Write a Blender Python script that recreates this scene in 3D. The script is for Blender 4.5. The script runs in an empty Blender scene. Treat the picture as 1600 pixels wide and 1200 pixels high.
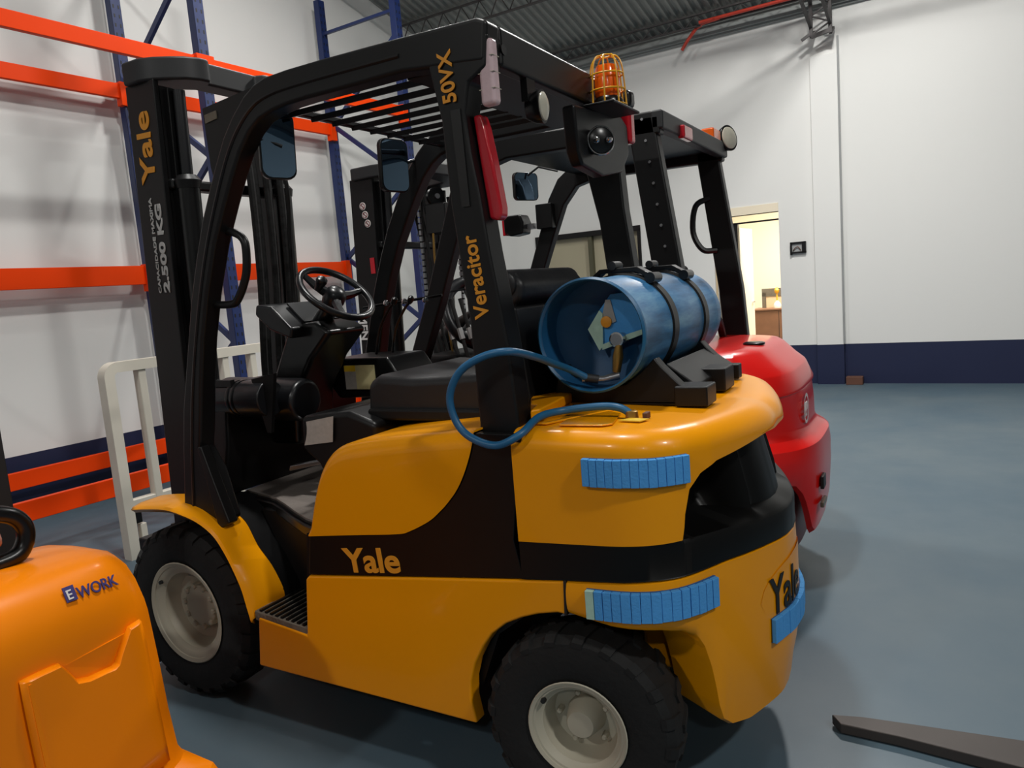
import bpy, bmesh, math, random
from mathutils import Vector, Matrix
random.seed(7)
PI = math.pi
S = bpy.context.scene
COL = S.collection
# ------------------------------------------------------------------ camera
# world: x runs to the rear of the yellow forklift, y away from the camera, z up
cam_d = bpy.data.cameras.new('camera'); cam = bpy.data.objects.new('camera', cam_d); COL.objects.link(cam)
cam_d.sensor_fit = 'HORIZONTAL'; cam_d.sensor_width = 36.0; cam_d.lens = 36.0*1165/1600; cam_d.clip_start = 0.02
ROT = Matrix(((0.87022554, 0.00627519, 0.49261358), (0.48611363, 0.15144877, -0.8606723), (-0.0800066, 0.98844519, 0.12874414)))
cam.matrix_world = Matrix.Translation((0, 0, 1.46)) @ ROT.to_4x4()
S.camera = cam
# ------------------------------------------------------------------ colour management / world
S.view_settings.view_transform = 'Standard'; S.view_settings.look = 'None'
S.view_settings.gamma = 1.0; S.view_settings.use_curve_mapping = False
S.view_settings.exposure = 0.0
W = bpy.data.worlds.new('world'); S.world = W; W.use_nodes = True
W.node_tree.nodes['Background'].inputs[0].default_value = (0.75, 0.85, 1, 1)
W.node_tree.nodes['Background'].inputs[1].default_value = 0.02
TH = math.radians(-2.7579)                       # the room is turned by this against the forklift
RZ = Matrix.Rotation(TH, 4, 'Z')
def lamp(x, y, z, power, size=0.42, col=(1, 0.985, 0.95)):
    l = bpy.data.lights.new('bay_and_fill_light', 'AREA'); l.shape = 'DISK'; l.size = size; l.energy = power; l.color = col
    o = bpy.data.objects.new('bay_and_fill_light', l); COL.objects.link(o)
    o.location = RZ @ Vector((x, y, z)); return o
LAMPS = [(-1.0, 6.6, 5.1, 235), (-3.8, 4.6, 5.5, 90), (-1.6, 1.9, 6.2, 190), (3.8, 0.6, 5.9, 200), (9.5, 0.4, 6.0, 40), (-2.5, -4.6, 5.5, 140), (3.0, -5.0, 5.5, 100), (9.0, -5.0, 5.5, 40)]  # third lamp added to brighten the left wall, last three added as near-side fill
for a in LAMPS: lamp(*a)
# ------------------------------------------------------------------ materials
def lin(c):
    return tuple(((v/255)/12.92 if v/255 <= .04045 else ((v/255+.055)/1.055)**2.4) for v in c)
MATS = {}
def mat(name, rgb, rough=.5, metal=0, var=.06, scale=6, bump=0, bscale=60, coat=0, trans=0, spec=.5, emit=0):
    m = bpy.data.materials.new(name); m.use_nodes = True; nt = m.node_tree; b = nt.nodes['Principled BSDF']
    c = lin(rgb)
    b.inputs['Roughness'].default_value = rough; b.inputs['Metallic'].default_value = metal
    b.inputs['Coat Weight'].default_value = coat; b.inputs['Coat Roughness'].default_value = .06
    b.inputs['Transmission Weight'].default_value = trans; b.inputs['Specular IOR Level'].default_value = spec
    tc = nt.nodes.new('ShaderNodeTexCoord')
    n = nt.nodes.new('ShaderNodeTexNoise'); n.inputs['Scale'].default_value = scale; n.inputs['Detail'].default_value = 5
    nt.links.new(tc.outputs['Object'], n.inputs['Vector'])
    r = nt.nodes.new('ShaderNodeMix'); r.data_type = 'RGBA'
    r.inputs[6].default_value = tuple(v*(1-var) for v in c)+(1,); r.inputs[7].default_value = tuple(min(1, v*(1+var)) for v in c)+(1,)
    nt.links.new(n.outputs[0], r.inputs[0]); nt.links.new(r.outputs[2], b.inputs['Base Color'])
    if bump:
        n2 = nt.nodes.new('ShaderNodeTexNoise'); n2.inputs['Scale'].default_value = bscale; n2.inputs['Detail'].default_value = 4
        nt.links.new(tc.outputs['Object'], n2.inputs['Vector'])
        bp = nt.nodes.new('ShaderNodeBump'); bp.inputs['Strength'].default_value = bump; bp.inputs['Distance'].default_value = .01
        nt.links.new(n2.outputs[0], bp.inputs['Height']); nt.links.new(bp.outputs[0], b.inputs['Normal'])
    if emit:
        b.inputs['Emission Color'].default_value = c+(1,); b.inputs['Emission Strength'].default_value = emit
    MATS[name] = m; return m
mat('yellow', (238, 154, 4), .3, spec=.25, coat=.18, var=.03)
mat('yellow_gloss', (238, 154, 4), .08, coat=1, spec=.8, var=.02)
mat('orange_cover', (248, 136, 5), .32, spec=.25, coat=.12, var=.03)
mat('rack_orange', (242, 68, 5), .45, spec=.15, var=.06, scale=3)
mat('rack_blue', (24, 42, 92), .4, var=.1)
mat('black_paint', (15, 15, 16), .4, var=.1, spec=.35)
mat('black_gloss', (11, 11, 12), .28, var=.1)
mat('charcoal', (34, 35, 37), .5, var=.1)
mat('rubber', (12, 12, 12), .8, var=.15, bump=.25, bscale=40)
mat('steering_black', (20, 21, 24), .32, var=.05)
mat('seat_vinyl', (26, 26, 28), .45, var=.1, bump=.15, bscale=25)
mat('rim_cream', (176, 170, 152), .5, var=.06)
mat('stripe_black', (9, 9, 9), .4, var=.08, spec=.25)
mat('gold_text', (226, 150, 34), .5, var=.02)
mat('grey_text', (190, 190, 188), .5, var=.02)
mat('blue_text', (60, 56, 120), .5, var=.02)
mat('black_text', (18, 18, 18), .5, var=.02)
mat('white_text', (225, 222, 220), .5, var=.02)
mat('foam_blue', (72, 152, 220), .85, var=.07, scale=30, bump=.2, bscale=150)
mat('foam_dark', (34, 84, 140), .9)
mat('mint', (170, 205, 190), .6, var=.25, scale=40)
mat('red_paint', (216, 24, 20), .28, spec=.3, coat=.35, var=.03)
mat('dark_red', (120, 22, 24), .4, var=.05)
mat('tank_inside', (20, 78, 120), .5, var=.2, scale=12)
mat('hose_blue', (26, 92, 134), .42, var=.08)
mat('steel', (175, 175, 178), .3, metal=.9, var=.08)
mat('chrome', (220, 220, 222), .12, metal=1, var=.02)
mat('brass', (176, 138, 72), .35, metal=.85, var=.15)
mat('mirror', (150, 182, 212), .03, metal=1, var=0)
mat('cage_yellow', (226, 166, 32), .35, var=.05)
mat('amber', (238, 98, 8), .2, var=.12, scale=30, coat=.4)
mat('red_lens', (186, 26, 40), .18, var=.08, coat=.6)
mat('white_lens', (212, 186, 190), .25, var=.12, scale=60)
mat('lamp_glass', (196, 192, 176), .2, var=.12, scale=40)
mat('white_paint', (216, 210, 196), .45, var=.04)
mat('beige', (206, 184, 148), .5, var=.03)
mat('label', (196, 188, 140), .6, var=.12, scale=60)
mat('label_grey', (170, 166, 160), .6, var=.25, scale=50)
mat('label_yellow', (226, 186, 40), .6)
mat('skin_pink', (170, 120, 104), .6)
mat('wood', (128, 88, 62), .5, var=.2, scale=8)
mat('cream_wall', (236, 224, 200), .8, var=.02)
mat('window_blind', (176, 168, 142), .5, var=.05)
mat('frame_green', (84, 82, 62), .5)
mat('sealed_grey', (152, 154, 154), .6, var=.15)
mat('mat_grey', (118, 110, 104), .85, var=.2, scale=12, bump=.3, bscale=80)
mat('tread_grey', (104, 96, 84), .8, var=.25, scale=40, bump=.6, bscale=60)
mat('brown_box', (96, 62, 48), .7, var=.2)
mat('pipe_red', (196, 62, 44), .45, var=.06)
mat('truss', (66, 62, 62), .6, var=.2)
mat('ceiling_metal', (142, 144, 140), .55, metal=.2, var=.2, scale=1.2)
mat('gutter', (150, 154, 152), .6, var=.1)
mat('navy', (16, 27, 62), .6, var=.06, scale=2)
mat('white_wall', (224, 224, 221), .85, var=.015, scale=.7, bump=.06, bscale=14)
mat('bronze', (112, 104, 90), .4, metal=.4, var=.25, scale=50)
mat('fork_steel', (66, 60, 57), .5, metal=.3, var=.25, scale=5)

def tank_mat():
    m = mat('tank_blue', (74, 130, 172), .42, var=.2, scale=3); nt = m.node_tree; b = nt.nodes['Principled BSDF']
    tc = [n for n in nt.nodes if n.type == 'TEX_COORD'][0]
    mp = nt.nodes.new('ShaderNodeMapping'); mp.inputs['Scale'].default_value = (3.2, .45, 3.2)
    n = nt.nodes.new('ShaderNodeTexNoise'); n.inputs['Scale'].default_value = 5; n.inputs['Detail'].default_value = 8; n.inputs['Roughness'].default_value = .65
    nt.links.new(tc.outputs['Object'], mp.inputs[0]); nt.links.new(mp.outputs[0], n.inputs['Vector'])
    cr = nt.nodes.new('ShaderNodeValToRGB'); e = cr.color_ramp.elements
    e[0].position = .30; e[0].color = lin((30, 62, 92))+(1,); e[1].position = .5; e[1].color = lin((54, 112, 158))+(1,)
    x = e.new(.70); x.color = lin((112, 158, 186))+(1,)
    nt.links.new(n.outputs[0], cr.inputs[0]); nt.links.new(cr.outputs[0], b.inputs['Base Color'])
tank_mat()
def floor_mat():
    m = mat('floor_paint', (112, 130, 140), .4, var=.1, scale=.5, bump=.05, bscale=3); nt = m.node_tree; b = nt.nodes['Principled BSDF']
    tc = [n for n in nt.nodes if n.type == 'TEX_COORD'][0]
    n = nt.nodes.new('ShaderNodeTexNoise'); n.inputs['Scale'].default_value = 1.1; n.inputs['Detail'].default_value = 9; n.inputs['Roughness'].default_value = .6
    nt.links.new(tc.outputs['Object'], n.inputs['Vector'])
    cr = nt.nodes.new('ShaderNodeValToRGB'); e = cr.color_ramp.elements
    e[0].position = .3; e[0].color = lin((68, 90, 104))+(1,); e[1].position = .72; e[1].color = lin((88, 103, 111))+(1,)
    nt.links.new(n.outputs[0], cr.inputs[0])
    n3 = nt.nodes.new('ShaderNodeTexNoise'); n3.inputs['Scale'].default_value = 5.5; n3.inputs['Detail'].default_value = 6; n3.inputs['Roughness'].default_value = .7
    nt.links.new(tc.outputs['Object'], n3.inputs['Vector'])
    c3 = nt.nodes.new('ShaderNodeValToRGB'); e = c3.color_ramp.elements; e[0].position = .745; e[0].color = (0, 0, 0, 1); e[1].position = .765; e[1].color = (1, 1, 1, 1)
    nt.links.new(n3.outputs[0], c3.inputs[0])
    mx = nt.nodes.new('ShaderNodeMix'); mx.data_type = 'RGBA'; mx.inputs[7].default_value = lin((150, 168, 174))+(1,)
    nt.links.new(c3.outputs[0], mx.inputs[0]); nt.links.new(cr.outputs[0], mx.inputs[6]); nt.links.new(mx.outputs[2], b.inputs['Base Color'])
    n2 = nt.nodes.new('ShaderNodeTexNoise'); n2.inputs['Scale'].default_value = 2.5; n2.inputs['Detail'].default_value = 6
    nt.links.new(tc.outputs['Object'], n2.inputs['Vector'])
    mr = nt.nodes.new('ShaderNodeMapRange'); mr.inputs[3].default_value = .3; mr.inputs[4].default_value = .58
    nt.links.new(n2.outputs[0], mr.inputs[0]); nt.links.new(mr.outputs[0], b.inputs['Roughness'])
floor_mat()
def glass_mat():
    m = bpy.data.materials.new('clear_glass'); m.use_nodes = True; b = m.node_tree.nodes['Principled BSDF']
    b.inputs['Base Color'].default_value = (.95, .97, .97, 1); b.inputs['Roughness'].default_value = .03; b.inputs['Transmission Weight'].default_value = 1; b.inputs['IOR'].default_value = 1.2
    MATS['clear_glass'] = m
glass_mat()
# ------------------------------------------------------------------ object helpers
BASE = {}
def root_of(o):
    while o.parent: o = o.parent
    return o
def setp(o, label=None, cat=None, group=None, kind=None):
    if label: o['label'] = label
    if cat: o['category'] = cat
    if group: o['group'] = group
    if kind: o['kind'] = kind
def thing(name, label, cat, base=(0, 0, 0), group=None, room=False):
    o = bpy.data.objects.new(name, None); COL.objects.link(o); o.empty_display_size = .05
    b = Vector(base); BASE[o.name] = b
    o.location = (RZ @ b) if room else b
    if room: o.rotation_euler = (0, 0, TH)
    setp(o, label, cat, group); return o
def finish(bm, smooth):
    bmesh.ops.recalc_face_normals(bm, faces=bm.faces)
    if smooth:
        for f in bm.faces: f.smooth = True
        for e in bm.edges:
            if len(e.link_faces) == 2 and e.calc_face_angle(0) > math.radians(smooth): e.smooth = False
def part(name, bm, m, parent, bevel=0, seg=2, smooth=38, label=None, kind=None, sub=0):
    b = BASE[root_of(parent).name]
    bmesh.ops.translate(bm, verts=bm.verts, vec=-b)
    return mk(name, bm, m, parent, bevel, seg, smooth, label, kind, sub)
def mk(name, bm, m, parent, bevel=0, seg=2, smooth=38, label=None, kind=None, sub=0):
    finish(bm, smooth)
    me = bpy.data.meshes.new(name); bm.to_mesh(me); bm.free()
    for x in (m if isinstance(m, (list, tuple)) else [m]): me.materials.append(MATS[x])
    o = bpy.data.objects.new(name, me); COL.objects.link(o)
    if parent: o.parent = parent
    if bevel:
        md = o.modifiers.new('bevel', 'BEVEL'); md.width = bevel; md.segments = seg; md.limit_method = 'ANGLE'; md.angle_limit = math.radians(40)
        md.harden_normals = True
    if sub:
        md = o.modifiers.new('sub', 'SUBSURF'); md.levels = sub; md.render_levels = sub
    setp(o, label, kind=kind)
    return o
def struct(name, bm, m, bevel=0, parent=None, kind='structure', label=None):
    o = mk(name, bm, m, parent, bevel)
    if not parent: o.rotation_euler = (0, 0, TH); setp(o, kind=kind); BASE[o.name] = Vector((0, 0, 0))
    if label: o['label'] = label
    return o
def single(name, bm, m, label, cat, base, group=None, room=False, bevel=0, smooth=38, kind=None):
    b = Vector(base); bmesh.ops.translate(bm, verts=bm.verts, vec=-b)
    o = mk(name, bm, m, None, bevel, smooth=smooth)
    o.location = (RZ @ b) if room else b
    if room: o.rotation_euler = (0, 0, TH)
    BASE[o.name] = b; setp(o, label, cat, group, kind); return o
NB = bmesh.new
def box(bm, x0, x1, y0, y1, z0, z1, M=None, mi=0):
    vs = [bm.verts.new((x, y, z)) for x in (x0, x1) for y in (y0, y1) for z in (z0, z1)]
    for q in ((0, 1, 3, 2), (4, 6, 7, 5), (0, 4, 5, 1), (2, 3, 7, 6), (0, 2, 6, 4), (1, 5, 7, 3)):
        f = bm.faces.new([vs[i] for i in q]); f.material_index = mi
    if M is not None: bmesh.ops.transform(bm, matrix=M, verts=vs)
    return bm
def prism(bm, pts, a0, a1, ax='y', mi=0):
    def v(p, a): return (p[0], a, p[1]) if ax == 'y' else ((a, p[0], p[1]) if ax == 'x' else (p[0], p[1], a))
    A = [bm.verts.new(v(p, a0)) for p in pts]; B = [bm.verts.new(v(p, a1)) for p in pts]
    n = len(pts); fs = [bm.faces.new(A), bm.faces.new(B[::-1])]
    for i in range(n): fs.append(bm.faces.new((A[i], B[i], B[(i+1) % n], A[(i+1) % n])))
    for f in fs: f.material_index = mi
    return bm
def frames(pts, closed=False):
    P = [Vector(p) for p in pts]; n = len(P); T = []
    for i in range(n):
        if closed: t = P[(i+1) % n]-P[i-1]
        else: t = P[min(i+1, n-1)]-P[max(i-1, 0)]
        T.append(t.normalized())
    u = T[0].orthogonal().normalized(); out = []
    for i in range(n):
        u = (u-T[i]*u.dot(T[i])).normalized(); out.append((P[i], u.copy(), T[i].cross(u)))
    return out
def tube(bm, pts, r, seg=10, closed=False, mi=0):
    fr = frames(pts, closed); rs = r if isinstance(r, (list, tuple)) else [r]*len(fr); rings = []
    for (p, u, v), rr in zip(fr, rs):
        rings.append([bm.verts.new(p+(u*math.cos(2*PI*k/seg)+v*math.sin(2*PI*k/seg))*rr) for k in range(seg)])
    n = len(rings); fs = []
    for i in range(n if closed else n-1):
        a, b = rings[i], rings[(i+1) % n]
        for k in range(seg): fs.append(bm.faces.new((a[k], a[(k+1) % seg], b[(k+1) % seg], b[k])))
    if not closed: fs += [bm.faces.new(rings[0][::-1]), bm.faces.new(rings[-1])]
    for f in fs: f.material_index = mi
    return bm
def bar(bm, a, b, w, h=None, up=(0, 0, 1), mi=0):
    a = Vector(a); b = Vector(b); h = h or w; t = (b-a).normalized(); s = t.cross(Vector(up))
    if s.length < 1e-4: s = Vector((1, 0, 0))
    s.normalize(); q = s.cross(t)
    vs = [bm.verts.new(p+s*(sx*w/2)+q*(sz*h/2)) for p in (a, b) for sx in (-1, 1) for sz in (-1, 1)]
    for i in ((0, 1, 3, 2), (4, 6, 7, 5), (0, 4, 5, 1), (2, 3, 7, 6), (0, 2, 6, 4), (1, 5, 7, 3)):
        f = bm.faces.new([vs[k] for k in i]); f.material_index = mi
    return bm
def lathe(bm, prof, c, axis, seg=40, mi=0, cap=True):
    """prof: (distance along axis, radius)"""
    c = Vector(c); t = Vector(axis).normalized(); u = t.orthogonal().normalized(); v = t.cross(u); rings = []
    for h, r in prof:
        r = max(r, 1e-4)
        rings.append([bm.verts.new(c+t*h+(u*math.cos(2*PI*k/seg)+v*math.sin(2*PI*k/seg))*r) for k in range(seg)])
    fs = []
    for a, b in zip(rings, rings[1:]):
        for k in range(seg): fs.append(bm.faces.new((a[k], a[(k+1) % seg], b[(k+1) % seg], b[k])))
    if cap: fs += [bm.faces.new(rings[0][::-1]), bm.faces.new(rings[-1])]
    for f in fs: f.material_index = mi
    return bm
def grid(bm, rows, mi=None, flip=False):
    V = [[bm.verts.new(p) for p in r] for r in rows]
    for i in range(len(V)-1):
        for j in range(len(V[0])-1):
            try:
                f = bm.faces.new((V[i][j], V[i][j+1], V[i+1][j+1], V[i+1][j]))
                if mi: f.material_index = mi(i, j)
            except ValueError: pass
    return V
def cr(pts, n=8):
    P = [Vector(p) for p in pts]; P = [2*P[0]-P[1]]+P+[2*P[-1]-P[-2]]; out = []
    for i in range(1, len(P)-2):
        for k in range(n):
            t = k/n; a, b, c, d = P[i-1:i+3]
            out.append(.5*((2*b)+(c-a)*t+(2*a-5*b+4*c-d)*t*t+(3*b-a-3*c+d)*t**3))
    out.append(P[-2]); return out
def lerp(tab, x):
    if x <= tab[0][0]: return tab[0][1]
    for (a, u), (b, v) in zip(tab, tab[1:]):
        if x <= b: return u+(v-u)*(x-a)/(b-a)
    return tab[-1][1]
def text(body, size, loc, ex, ey, m, parent, name='lettering', bold=.0, sx=1.0, label=None, align='LEFT', thick=.0012, shear=0):
    """flat lettering: ex, ey are the reading and up directions"""
    c = bpy.data.curves.new('lettering', 'FONT'); c.body = body; c.size = size; c.extrude = thick; c.offset = bold; c.align_x = align; c.shear = shear
    t = bpy.data.objects.new('lettering_tmp', c); COL.objects.link(t)
    me = bpy.data.meshes.new_from_object(t.evaluated_get(bpy.context.evaluated_depsgraph_get()))
    bpy.data.objects.remove(t); bpy.data.curves.remove(c)
    ex = Vector(ex).normalized(); ey = Vector(ey).normalized(); ez = ex.cross(ey)
    M = Matrix((ex*sx, ey, ez)).transposed().to_4x4(); M.translation = Vector(loc)-BASE[root_of(parent).name]
    me.transform(M); me.materials.clear(); me.materials.append(MATS[m]); me.name = name
    o = bpy.data.objects.new(name, me); COL.objects.link(o); o.parent = parent
    if label: o['label'] = label
    return o
# ================================================================== SETTING (room axes: x across, y towards the far wall)
XL, YF, XR, YB = -6.30, 9.56, 16.0, -12.0
HE = 4.45; SL = .27; RY = 0.0
def roof(y): return HE+SL*(YF-y) if y > RY else HE+SL*(YF-RY)-SL*(RY-y)
struct('floor', box(NB(), XL-.2, XR+.2, YB-.2, YF+3.6, -.12, 0), 'floor_paint')
# far wall with door opening and window opening
DX0, DX1, DZ = -2.86, -2.09, 2.11
WX0, WX1, WZ0, WZ1 = -5.46, -3.9, .95, 2.10
bm = NB()
def wbox(x0, x1, z0, z1): box(bm, x0, x1, YF, YF+.16, z0, z1)
for z0, z1, mi in ((0, .475, 1), (.475, HE+.35, 0)):
    pass
wbox(XL-.2, WX0, .475, 4.27); wbox(WX0, WX1, .475, WZ0); wbox(WX0, WX1, WZ1, 4.27); wbox(WX1, DX0, .475, 4.27); wbox(DX0, DX1, DZ, 4.27); wbox(DX1, XR+.2, .475, 4.27)
struct('wall_far', bm, 'white_wall')
bm = NB(); box(bm, XL-.2, DX0, YF, YF+.16, 0, .475); box(bm, DX1, XR+.2, YF, YF+.16, 0, .475)
struct('baseboard_far', bm, 'navy', label='dark navy painted band along the foot of the wall')
bm = NB(); prism(bm, [(YB-.2, .475), (YF+.16, .475), (YF+.16, roof(YF)), (RY, roof(RY)+.1), (YB-.2, roof(YB))], XL-.18, XL, 'x')
struct('wall_left', bm, 'white_wall')
struct('baseboard_left', box(NB(), XL-.18, XL, YB-.2, YF+.16, 0, .475), 'navy')
bm = NB(); prism(bm, [(YB-.2, 0), (YF+.16, 0), (YF+.16, roof(YF)), (RY, roof(RY)+.1), (YB-.2, roof(YB))], XR, XR+.18, 'x')
struct('wall_right', bm, 'white_wall')
struct('wall_near', box(NB(), XL-.2, XR+.2, YB-.2, YB, 0, 4.9), 'white_wall')
bm = NB()
box(bm, -1.68, -1.38, YF-.06, YF, .475, 3.78)
struct('trim_1', bm, 'white_wall', bevel=.004, label='white pilaster standing proud of the far wall')
struct('trim_2', box(NB(), -1.68, -1.38, YF-.06, YF, 0, .475), 'navy')
bm = NB(); tube(bm, [(-1.375, YF-.075, .5), (-1.375, YF-.075, 3.95)], .011, 8)
struct('trim_3', bm, 'sealed_grey', label='thin grey conduit running up the pilaster edge')
# corrugated roof sheets
bm = NB(); rows = []
xs = []; x = XL-.1; k = 0
while x < XR+.1: xs.append((x, (0, .004, .034, .038, .034, .004)[k % 6])); x += .0175; k += 1
for y, z in ((YF+.14, roof(YF)-.049), (RY, roof(RY)), (YB-.1, roof(YB)-.035)):
    rows.append([(x, y, z+d) for x, d in xs])
grid(bm, rows); struct('ceiling', bm, 'ceiling_metal', label='corrugated grey metal roof sheeting')
# lattice purlins and eaves truss
def lattice(name, y, z, h, x0=XL+.02, x1=XR-.05, pitch=.27, label=None, r=.014):
    t = NB(); yy = y
    box(t, x0, x1, yy-.02, yy+.02, z-.008, z+.008); box(t, x0, x1, yy-.02, yy+.02, z-h-.008, z-h+.008)
    n = int((x1-x0)/pitch)
    for i in range(n):
        a = x0+i*pitch
        bar(t, (a, yy, z-h), (a+pitch/2, yy, z), .010); bar(t, (a+pitch/2, yy, z), (a+pitch, yy, z-h), .010)
    o = struct(name, t, 'truss', label=label); return o
k = 4
for y in (7.9, 6.6, 5.3, 4.0):
    lattice('trim_%d' % k, y, roof(y)-.04, .22, label='dark steel lattice purlin under the roof sheets'); k += 1
lattice('trim_%d' % k, YF-.30, HE+.04, .13, label='steel lattice beam along the top of the far wall'); k += 1
bm = NB(); box(bm, XL, XR, YF-.05, YF+.16, 4.27, 4.31); box(bm, XL, XR, YF-.0, YF+.16, 4.31, 4.50); box(bm, XL, XR, YF-.10, YF-.06, 4.29, 4.36)
struct('trim_%d' % k, bm, 'gutter', label='pale grey steel eaves channel on top of the far wall'); k += 1
# rafters (truss girder running with the slope) ending above the pilaster
bm = NB()
for x in (-1.62, -1.42):
    bar(bm, (x, YF-.25, 3.95), (x-.0, YF-.25, 4.4), .035); bar(bm, (x, YF-.05, 4.05), (x, YF-.25, 3.95), .03)
bar(bm, (-1.62, YF-.25, 3.95), (-1.42, YF-.25, 3.98), .04)
for q in range(4): bar(bm, (-1.62+.2*(q % 2), YF-.25, 3.97+q*.1), (-1.42-.2*(q % 2), YF-.25, 4.07+q*.1), .016)
bar(bm, (-1.72, YF-.27, 3.93), (-1.62, YF-.25, 3.99), .03)
for x in (-1.62, -1.42):
    bar(bm, (x, YF-.25, 4.3), (x, RY, roof(RY)-.12), .03)
    bar(bm, (x, YF-.25, 4.05), (x, RY, roof(RY)-.45), .03)
for q in range(18):
    y = YF-.3-q*.4
    for x in (-1.62, -1.42):
        bar(bm, (x, y, roof(y)-.18-.25*(q % 2)), (x, y-.4, roof(y-.4)-.43+.25*(q % 2)), .014)
struct('trim_%d' % k, bm, 'truss', label='dark lattice roof girder ending over the pilaster'); k += 1
# red sprinkler pipe
bm = NB(); tube(bm, cr([(-3.1, 9.3, 4.14), (-3.02, 9.3, 4.24), (-2.93, 9.3, 4.33), (-2.86, 9.29, 4.365), (-2.6, 9.2, 4.37), (-1.0, 9.2, 4.38), (XR-.1, 9.2, 4.38)], 4), .02, 10)
struct('trim_%d' % k, bm, 'pipe_red', label='red pipe bent down at its end under the roof'); k += 1
# ---------- room behind the door opening
bm = NB(); box(bm, DX0-1.3, DX1+1.6, YF+3.4, YF+3.5, 0, 2.9); box(bm, DX0-1.4, DX0-1.3, YF+.16, YF+3.5, 0, 2.9); box(bm, DX1+1.6, DX1+1.7, YF+.16, YF+3.5, 0, 2.9)
struct('wall_room', bm, 'cream_wall', label='cream wall of the lit room behind the doorway')
struct('ceiling_room', box(NB(), DX0-1.4, DX1+1.7, YF+.16, YF+3.5, 2.8, 2.9), 'cream_wall')
l = bpy.data.lights.new('room_light', 'AREA'); l.size = 1.2; l.energy = 150; l.color = (1, .96, .88)
o = bpy.data.objects.new('room_light', l); COL.objects.link(o); o.location = RZ @ Vector((-2.1, YF+1.5, 2.75))
d1 = struct('door_1', box(NB(), DX0-.02, DX0+.0, YF-.02, YF+.16, 0, DZ), 'beige', label='beige door lining around the open doorway')
bm = NB(); box(bm, DX0-.04, DX1+.0, YF-.012, YF+.14, DZ, DZ+.10); struct('door_frame', bm, 'cream_wall', parent=d1, kind=None, label='cream head of the doorway')
bm = NB(); bar(bm, (DX0+.01, YF+.17, 1), (DX0+.18, YF+.18, 1), .03, 2.0); struct('door_side_panel', bm, 'cream_wall', parent=d1)
bm = NB(); box(bm, DX0+.19, DX0+.245, YF+.10, YF+.16, 0, 2.03); box(bm, DX0+.19, DX1, YF+.10, YF+.13, 2.01, 2.03)
d2 = struct('door_2', bm, 'black_paint', label='dark narrow frame of the inner door behind the doorway')
bm = NB(); bar(bm, (DX0+.235, YF+.17, .99), (DX0+.215, YF+.86, .99), .03, 1.96); struct('door_leaf', bm, 'cream_wall', parent=d2)
bm = NB(); tube(bm, [(DX0+.245, YF+.80, 1.0), (DX0+.255, YF+.70, 1.0)], .01, 8); struct('door_handle', bm, 'chrome', parent=d2)
# sideboard with a trophy and a framed panel in that room
t = thing('sideboard', 'brown wooden sideboard seen through the lit doorway', 'sideboard', (-2.4, YF+2.2, 0), room=True)
part('cabinet_body', box(NB(), -2.96, -1.8, YF+2.0, YF+2.45, .05, .80), 'wood', t, .008)
part('top', box(NB(), -2.98, -1.78, YF+1.98, YF+2.47, .80, .825), 'wood', t, .004)
part('plinth', box(NB(), -2.94, -1.82, YF+2.03, YF+2.42, 0, .05), 'black_paint', t)
for x in (-2.57, -2.19): part('door_gap', box(NB(), x-.003, x+.003, YF+1.997, YF+2.002, .07, .79), 'black_text', t)
t = thing('trophy', 'small white and gold figure on the wooden sideboard', 'ornament', (-2.62, YF+2.15, .825), room=True)
part('foot', lathe(NB(), [(0, .055), (.04, .06), (.08, .04), (.11, .012)], (-2.62, YF+2.15, .826), (0, 0, 1), 16), 'white_paint', t)
part('stem', lathe(NB(), [(0, .012), (.1, .01), (.12, .03), (.16, .035), (.2, .01)], (-2.62, YF+2.15, .936), (0, 0, 1), 12), 'cage_yellow', t)
t = thing('picture_frame', 'dark framed panel leaning behind the sideboard top', 'picture', (-2.6, YF+2.3, .825), room=True)
bm = NB(); box(bm, -2.88, -2.2, YF+2.31, YF+2.33, 1.00, 1.12); box(bm, -2.88, -2.82, YF+2.31, YF+2.33, .827, 1.06); box(bm, -2.26, -2.2, YF+2.31, YF+2.33, .827, 1.12)
part('frame', bm, 'bronze', t)
part('panel', box(NB(), -2.82, -2.26, YF+2.32, YF+2.33, .827, 1.00), 'beige', t)
# ---------- window in the far wall
w = struct('window_1', box(NB(), WX0, WX1, YF+.07, YF+.09, WZ0, WZ1), 'window_blind', label='interior window with beige panes and dark frame')
bm = NB(); box(bm, WX0-.03, WX1+.03, YF-.02, YF+.1, WZ1-.03, WZ1+.04); box(bm, WX0-.03, WX0+.015, YF-.02, YF+.1, WZ0-.03, WZ1)
box(bm, WX1-.015, WX1+.03, YF-.02, YF+.1, WZ0-.03, WZ1); box(bm, WX0, WX1, YF-.02, YF+.1, WZ0-.04, WZ0); struct('window_frame', bm, 'black_paint', parent=w)
struct('window_mullion', box(NB(), -4.66, -4.60, YF+.0, YF+.08, WZ0, WZ1-.03), 'frame_green', parent=w)
struct('window_mullion', box(NB(), -4.22, -4.18, YF+.0, YF+.08, WZ0, WZ1-.03), 'frame_green', parent=w)
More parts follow.
